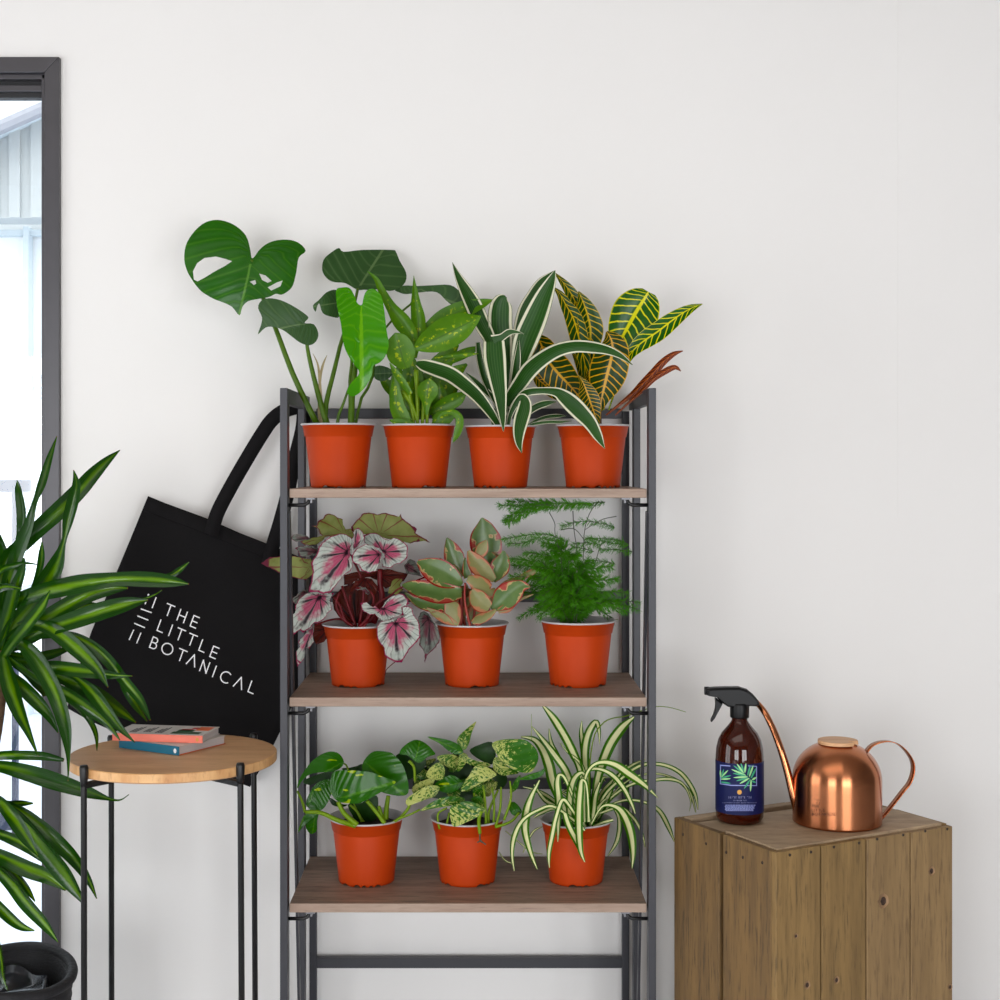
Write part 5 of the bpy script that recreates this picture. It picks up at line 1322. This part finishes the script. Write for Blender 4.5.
for q, rr_, ds in (([(620,470),(635,580),(640,740)], (.0017,.0026), 2.56), ([(680,480),(695,600),(690,740)], (.0017,.0026), 2.57), ([(740,480),(735,620),(705,740)], (.0017,.0026), 2.56), ([(800,440),(805,560),(760,700)], (.0017,.0026), 2.55),
                   ([(125,305),(160,350),(165,440)], (.003,.002), 2.57), ([(610,640),(592,700),(600,790)], (.0034,.003), 2.53), ([(560,520),(580,640),(600,740)], (.002,.003), 2.57), ([(720,500),(660,640),(660,740)], (.002,.003), 2.58), ([(860,650),(820,700),(760,730),(700,745)], (.002,.003), 2.56),
                   ([(-20,740),(60,690),(110,640),(130,600)], (.0026,.003), 2.57), ([(200,630),(140,660),(60,690)], (.0016,.002), 2.56), ([(330,760),(320,660),(380,620)], (.002,.002), 2.57), ([(375,740),(385,700),(395,650)], (.002,.002), 2.56)):
    stemtube(mb, U_, q, ds, rr_)
mb.split('stem', 'stemy', r)
mb = MB()
for q in ([(600,780),(600,830),(610,850)], [(610,835),(580,850)], [(605,840),(640,865)]): stemtube(mb, U_, q, 2.53, (.0016,.001))
mb.build('dead_tip', 'brn', r, True, label='withered dark shoot tip')

# 10 spider plant
X_ = Crop(490, 690, 4.545)
r, d = potroot('spider_plant', 'spider plant with arching green and cream striped leaves, right pot on the bottom shelf', 576, 2, 68, GP); pot(r, .985, .6)
mb = MB()
SL = [([(240,70,5),(290,130,16),(340,210,18),(380,290,18),(405,350,14),(440,500,12),(460,640,8)],0,{}), ([(190,165,2),(240,225,10),(290,290,16),(340,360,16),(365,420,14),(400,540,10),(440,640,8)],.02,{}),
 ([(140,212,3),(200,225,12),(240,270,18),(268,340,22),(290,430,20),(350,560,12),(420,640,8)],0,{}), ([(417,140,2),(415,200,10),(430,290,16),(440,400,16),(450,640,8)],-.03,{}),
 ([(497,248,1),(496,190,7),(482,145,12),(452,185,17),(434,250,18),(432,330,17),(445,480,12),(450,640,8)],-.02,{}), ([(655,122,4),(600,170,18),(550,240,21),(515,320,20),(490,400,16),(465,540,10),(450,640,6)],-.01,{}),
 ([(765,492,1,.09),(700,430,12,.05),(630,380,18,.02),(570,340,16),(510,328,11),(460,350,8),(430,420,8),(430,600,6)],.07,{}), ([(660,562,2),(645,520,8),(610,450,11),(560,390,12),(500,360,9),(445,368,8),(415,440,8),(430,600,6)],.05,{}),
 ([(430,782,2),(412,730,11),(404,640,16),(404,540,17),(410,460,16),(418,410,10),(440,440,6),(450,600,5)],.085,{}), ([(366,600,8),(362,560,14),(364,480,16),(376,420,15),(398,385,12),(425,380,8),(440,440,6),(445,600,5)],.06,{}),
 ([(308,690,2),(310,600,11),(312,500,16),(306,420,14),(318,385,9),(350,420,8),(420,600,5)],.06,{}), ([(215,815,2),(185,740,10),(160,640,16),(165,560,18),(185,490,13),(215,430,6),(225,410,4)],.06,{}),
 ([(110,822,2),(100,740,8),(112,660,12),(150,590,10),(220,545,8),(290,530,8),(390,600,8)],.07,{}), ([(270,808,2),(268,740,9),(285,650,11),(300,580,10),(330,500,10),(370,540,8),(430,640,6)],.08,{}),
 ([(945,545,2),(930,470,9),(880,390,10),(820,350,9),(750,335,8),(680,345,8),(600,400,8),(520,480,8),(460,610,6)],-.02,{}), ([(935,557,2),(910,470,7),(850,410,6),(760,380,5),(660,395,5),(560,470,5),(470,610,5)],-.05,{}),
 ([(905,552,1),(912,500,4),(880,430,6),(820,405,8),(740,410,7),(640,430,7),(540,500,6),(460,620,5)],-.03,{}), ([(838,690,2),(810,620,10),(770,550,10),(710,512,7),(620,500,6),(540,530,6),(470,610,5)],-.03,{}),
 ([(645,812,2),(650,740,12),(640,650,18),(610,570,18),(570,530,12),(510,530,6),(460,610,5)],.04,{}), ([(705,715,2),(690,650,6),(650,580,8),(590,535,7),(500,560,6)],-.01,{}), ([(535,755,2),(575,690,10),(588,620,10),(578,560,7),(540,530,5),(470,600,5)],-.04,{}),
 ([(705,315,3),(640,345,8),(570,400,9),(500,480,8),(460,610,6)],-.05,{}), ([(188,108,1),(188,200,2),(190,230,1)],0,{}), ([(268,175,2),(278,240,9),(310,310,12),(350,400,12),(420,600,8)],-.02,{}), ([(320,240,2),(350,280,4),(420,350,8),(440,500,8)],.0,{}),
 ([(340,560,12),(360,620,14),(400,700,12),(432,782,2)],.075,{}), ([(200,580,3),(230,560,8),(300,540,8),(380,600,6)],.0,{}), ([(240,620,2),(200,640,5),(170,690,4),(150,740,2)],-.02,{}), ([(450,640,12),(470,560,12),(480,480,12),(500,420,4)],.0,{}), ([(420,640,12),(390,540,12),(375,470,12),(340,400,4)],.01,{}),
 ([(460,640,12),(520,520,12),(560,430,10),(620,340,4)],-.03,{}), ([(200,430,4),(250,500,9),(320,540,9),(420,620,8)],-.03,{}), ([(150,440,2),(220,460,8),(300,510,9),(420,620,8)],-.05,{}), ([(560,590,6),(520,600,8),(470,620,8)],.02,{}), ([(240,745,1),(190,735,3),(130,690,3),(70,640,2)],-.06,{}), ([(110,790,1),(70,775,3),(40,735,2)],-.05,{})]
for pts, dd_, kw in SL: ribbon(mb, X_, [(p[0], p[1], p[2]*1.15)+tuple(p[3:]) for p in pts], 2.60-dd_, fold=.5, roll=random.uniform(-.3, .3), cols=6, n=34)
for i in range(16):
    a = random.uniform(-1, 1); h = random.uniform(150, 330); x0 = 445
    ribbon(mb, X_, [(x0+a*170, 640-h*random.uniform(.7, 1), 2), (x0+a*120, 640-h*.8, 9), (x0+a*50, 640-h*.45, 11), (x0+a*15, 640, 8)], 2.63+random.uniform(-.02, .05), fold=.5, roll=random.uniform(-.4, .4), n=20)
mb.build('foliage', 'spi', r, True)
mb = MB(); stemtube(mb, X_, [(890,100),(820,80),(760,75),(700,90),(620,118),(560,128),(515,150),(470,220),(450,400),(450,640)], 2.6, (.0006,.0014), (-.03,0), 30)
mb.build('runner', 'stemy', r, True, label='thin wiry runner')

# ================================================================== BIG CORN PLANT + BASKET
BC = W(0, 970, 2.40); BC.z = 0; BC.x = -.794
bk = thing('woven_basket', 'black woven rope basket on the floor at the lower left', 'basket', BC)
zr = .361; RBk = .116
mb = MB(); prof = [(.085, .0), (.098, .003)]
nrow = 46
for i in range(nrow+1):
    t = i/nrow; prof.append((.098+(RBk-.098)*t+.0022*(i % 2), .006+(zr-.006)*t))
wob = lambda a, z: .010*math.sin(2*a-.9)*max(0, (z-.2)/.17)
mb.lathe([(.0005, .0)]+prof+[(RBk-.006, zr), (RBk-.012, zr-.02), (RBk-.02, zr-.1), (.085, .02), (.0005, .015)], BC, 72, lambda i, r, z, a: (r*(1+.02*math.sin(3*a+1)*z/zr), z+wob(a, z)))
mb.build('basket_body', 'rope', bk, True)
mb = MB(); n = 73
mb.tube([BC+Vector(((RBk+.001)*(1+.02*math.sin(3*a+1))*math.cos(a), (RBk+.001)*(1+.02*math.sin(3*a+1))*math.sin(a), zr+wob(a, zr))) for a in (2*PI*k/(n-1) for k in range(n))], .0085, 12, cap=False); mb.build('rim', 'rope', bk, True)
cp_ = thing('corn_plant', 'tall corn plant with long yellow green striped leaves, growing out of the black basket', 'plant', BC+Vector((-.01, 0, .016)))
mb = MB(); mb.lathe([(.0005, .02), (.07, .02), (.078, .24), (.082, .335), (.076, .345), (.07, .33), (.0005, .325)], BC, 48, lambda i, r, z, a: (r*(1+.03*math.sin(7*a+i)*(i > 2)), z+.006*math.sin(5*a)*(i > 2)))
mb.build('nursery_pot', 'liner', cp_, True, label='glossy black plastic pot and liner')
mb = MB(); tp = cr([(-34, 985, 0), (-32, 900, 0), (-26, 810, 0), (-11, 745, 0), (-4, 700, 0), (-2, 650, 0)], 16)
mb.tube([W(p[0], p[1], 2.40) for p in tp], [.021, .0205, .020, .0195, .019, .0185, .018, .0175, .017, .017, .0165, .016, .016, .015, .014, .012], 18)
tr2 = cr([(-60, 985, 0), (-58, 930, 0), (-50, 880, 0)], 8); mb.tube([W(p[0], p[1], 2.42) for p in tr2], .015, 14)
mb.split('trunk', 'bark', cp_)
Y1 = Crop(0, 430, 5); Y2 = Crop(0, 600, 5); Y3 = Crop(0, 780, 4.545)
mb = MB(); KR = (0, 1150, 14)
CLf = [(Y1, [(285,30,2),(245,150,17),(210,270,21),(175,360,13),(145,470,24),(95,600,34),(40,760,30),(0,950,20)], -.03, .06), (Y1, [(600,100,2),(540,150,20),(470,220,34),(400,300,40),(300,400,43),(200,490,40),(120,570,35),(30,650,30),(-20,850,20)], -.06, .0),
 (Y1, [(368,200,2),(382,270,18),(367,350,27),(342,450,25),(318,560,12),(280,680,38),(220,780,45),(150,880,40),(50,1000,30),(0,1100,20)], .03, .08), (Y1, [(85,250,3),(92,300,18),(107,400,25),(105,500,22),(90,620,20),(50,800,25),(0,1000,18)], -.02, .04),
 (Y1, [(-20,480,2),(0,560,25),(15,640,26),(10,780,20)], .05, 0), (Y1, [(185,672,2),(120,665,8),(60,680,14),(0,705,16),(-60,800,14)], .05, .08), (Y1, [(210,560,3),(209,620,15),(200,690,16),(172,780,13),(120,900,14),(20,1050,14)], .04, .04),
 (Y1, [(945,770,3),(850,755,30),(720,745,38),(580,745,34),(420,765,45),(300,790,45),(180,820,40),(50,880,30),(-20,1050,20)], .04, .12), (Y1, [(945,660,2),(900,698,14),(850,728,14),(760,745,10)], .02, .05),
 (Y1, [(640,790,5),(560,792,30),(450,820,40),(330,880,40),(200,960,40),(60,1040,30),(0,1120,20)], .0, .05), (Y1, [(740,850,5),(640,868,33),(520,900,44),(400,940,44),(280,980,38),(150,1030,30),(0,1120,20)], .03, .10),
 (Y1, [(810,800,2),(780,820,5),(730,840,6),(640,850,8)], .0, .05), (Y1, [(252,800,2),(212,880,22),(150,960,27),(60,1070,26),(0,1160,20)], .10, .12), (Y1, [(120,640,6),(112,700,20),(75,800,34),(48,900,35),(20,1000,30),(0,1120,20)], .05, .06),
 (Y1, [(110,795,3),(60,785,14),(0,790,20),(-60,850,14)], .08, .1), (Y1, [(500,870,2),(420,880,20),(320,930,26),(200,1020,26),(40,1100,20)], -.04, 0),
 (Y2, [(540,437,2),(492,350,24),(405,260,36),(310,180,38),(220,130,28),(120,120,20),(20,180,18)], .08, .10), (Y2, [(752,602,3),(702,500,20),(620,400,25),(540,300,28),(450,222,26),(340,175,20),(180,180,18),(20,230,18)], .02, .08),
 (Y2, [(735,606,3),(680,520,24),(630,430,26),(600,360,14)], -.02, .04), (Y2, [(662,380,2),(560,375,19),(430,355,33),(300,338,35),(180,325,24),(40,290,18)], .05, .08),
 (Y2, [(340,905,2),(342,780,10),(328,640,29),(290,500,37),(240,390,40),(170,280,40),(90,210,25),(10,230,14)], .12, .14), (Y2, [(192,782,2),(142,660,17),(90,540,35),(50,420,42),(25,320,30),(10,240,14)], .12, .10),
 (Y2, [(675,712,2),(602,640,16),(530,550,29),(460,460,31),(390,395,15),(300,340,12)], .08, .10), (Y2, [(600,700,3),(530,610,22),(440,540,34),(330,465,32),(230,420,22),(100,330,18),(10,260,14)], .04, .08),
 (Y2, [(485,755,2),(480,670,12),(442,590,15),(370,520,14),(260,440,12)], -.02, .04), (Y2, [(292,665,3),(240,570,22),(180,500,32),(110,430,32),(50,370,22),(10,280,14)], .06, .08), (Y2, [(680,612,5),(580,540,35),(480,470,42),(380,420,34),(240,360,24)], -.06, 0),
 (Y2, [(320,800,9),(220,780,22),(100,775,24),(0,778,22),(-80,800,16)], .02, .06), (Y2, [(350,240,10),(260,270,24),(160,290,26),(30,270,18)], -.04, 0),
 (Y2, [(645,972,2),(600,1000,4),(540,992,10),(430,955,30),(280,905,42),(140,862,40),(0,830,28),(-80,830,18)], .05, .06), (Y2, [(230,480,12),(200,420,30),(140,350,30),(40,290,20)], -.02, 0),
 (Y3, [(150,105,4),(100,105,14),(40,105,12),(-30,90,10)], .03, .0), (Y3, [(172,342,3),(120,260,25),(60,170,30),(0,100,25),(-60,70,18)], .10, .12), (Y3, [(440,540,2),(400,450,15),(330,350,27),(250,270,32),(180,205,27),(90,140,22),(-40,90,18)], -.0, .06),
 (Y3, [(385,562,8),(300,440,43),(230,350,46),(150,250,42),(80,160,28),(-20,90,20)], .05, .06), (Y3, [(300,500,5),(220,440,30),(120,400,36),(0,345,32),(-80,320,22)], .04, .06), (Y3, [(195,372,5),(120,300,26),(40,260,26),(-30,235,20)], .02, .04),
 (Y3, [(265,737,3),(200,650,27),(120,560,36),(50,470,34),(-30,390,25)], .09, .10), (Y3, [(157,684,3),(100,665,18),(40,620,26),(-30,550,25)], .05, .06), (Y3, [(160,552,3),(120,490,15),(60,420,15),(-20,370,14)], .03, 0), (Y3, [(38,960,3),(15,900,18),(5,820,18),(-20,700,16)], .13, .14)]
for cp, pts, dn, dm in CLf:
    pts = [tuple(p)+((dm-dn)*math.sin(PI*i/(len(pts)-1))*.5,) for i, p in enumerate(pts)]
    ribbon(mb, cp, pts, 2.40, dd=(dn, 0), fold=.45, roll=random.uniform(-.35, .35), cols=8, n=34)
# the side of the plant that stands out of frame
for i in range(26):
    a = random.uniform(PI*.55, PI*1.45); L = random.uniform(.25, .45); up = random.uniform(-.1, .35); z0 = random.choice((.9, .88, .6))
    c0 = Vector((-.80, -.40, z0)); n = 16; vs = []; uvs = []
    for j in range(n):
        t = j/(n-1); q = c0+Vector((math.cos(a)*L*t, math.sin(a)*L*t*.7, up*t-.45*t*t*L*1.5)); w_ = .021*math.sin(PI*min(1, t*.93+.07))**.6
        S = Vector((-math.sin(a), math.cos(a), 0))
        for k_ in range(5): v_ = -1+k_/2; vs.append(q+S*w_*v_+Vector((0, 0, .3*w_*abs(v_)))); uvs.append((t, k_/4))
    q_ = min(v_.y for v_ in vs)
    mb.add(vs, [(j*5+k_, j*5+k_+1, (j+1)*5+k_+1, (j+1)*5+k_) for j in range(n-1) for k_ in range(4)], uvs)
mb.build('foliage', 'corn', cp_, True)

# ================================================================== LIGHT, WORLD, CAMERA
w = bpy.data.worlds.new('daylight'); SC.world = w; w.use_nodes = True
bg = w.node_tree.nodes['Background']; bg.inputs[0].default_value = (.95, .975, 1.0, 1); bg.inputs[1].default_value = 6.0
def area(name, loc, target, sx, sy, power, col=(1, 1, 1)):
    l = bpy.data.lights.new(name, 'AREA'); l.shape = 'RECTANGLE'; l.size = sx; l.size_y = sy; l.energy = power; l.color = col
    o = bpy.data.objects.new(name, l); COL.objects.link(o); o.location = loc
    o.rotation_euler = (Vector(target)-Vector(loc)).to_track_quat('-Z', 'Y').to_euler(); return o
for i, (x0, x1, z0, z1) in enumerate(wins):
    area('window_daylight', ((x0+x1)/2, YF-.09, (z0+z1)/2), ((x0+x1)/2, 0, (z0+z1)/2), x1-x0-.05, z1-z0-.05, (136, 148)[i], (.96, .98, 1.0))
area('window_daylight', (XL-.09, ym, (WL[2]+WL[3])/2), (0, ym, (WL[2]+WL[3])/2), 1.95, 1.95, 23, (.96, .98, 1.0))
area('overhead_fill', (-.5, -2.3, ZC-.03), (-.5, -2.3, 0), 2.6, 1.6, 40, (1.0, .94, .87))  # added fill under the ceiling, brightens shelf, crate and table tops

cam = bpy.data.cameras.new('camera'); co = bpy.data.objects.new('camera', cam); COL.objects.link(co)
co.location = (0, -CAMD, EYE); co.rotation_euler = (PI/2, 0, 0)
cam.sensor_width = 36; cam.lens = F*.036; cam.shift_x = .02; cam.shift_y = -.035; cam.clip_start = .05
SC.camera = co
vs_ = SC.view_settings; vs_.view_transform = 'Standard'; vs_.look = 'None'; vs_.gamma = 1; vs_.exposure = -0.98; vs_.use_curve_mapping = False
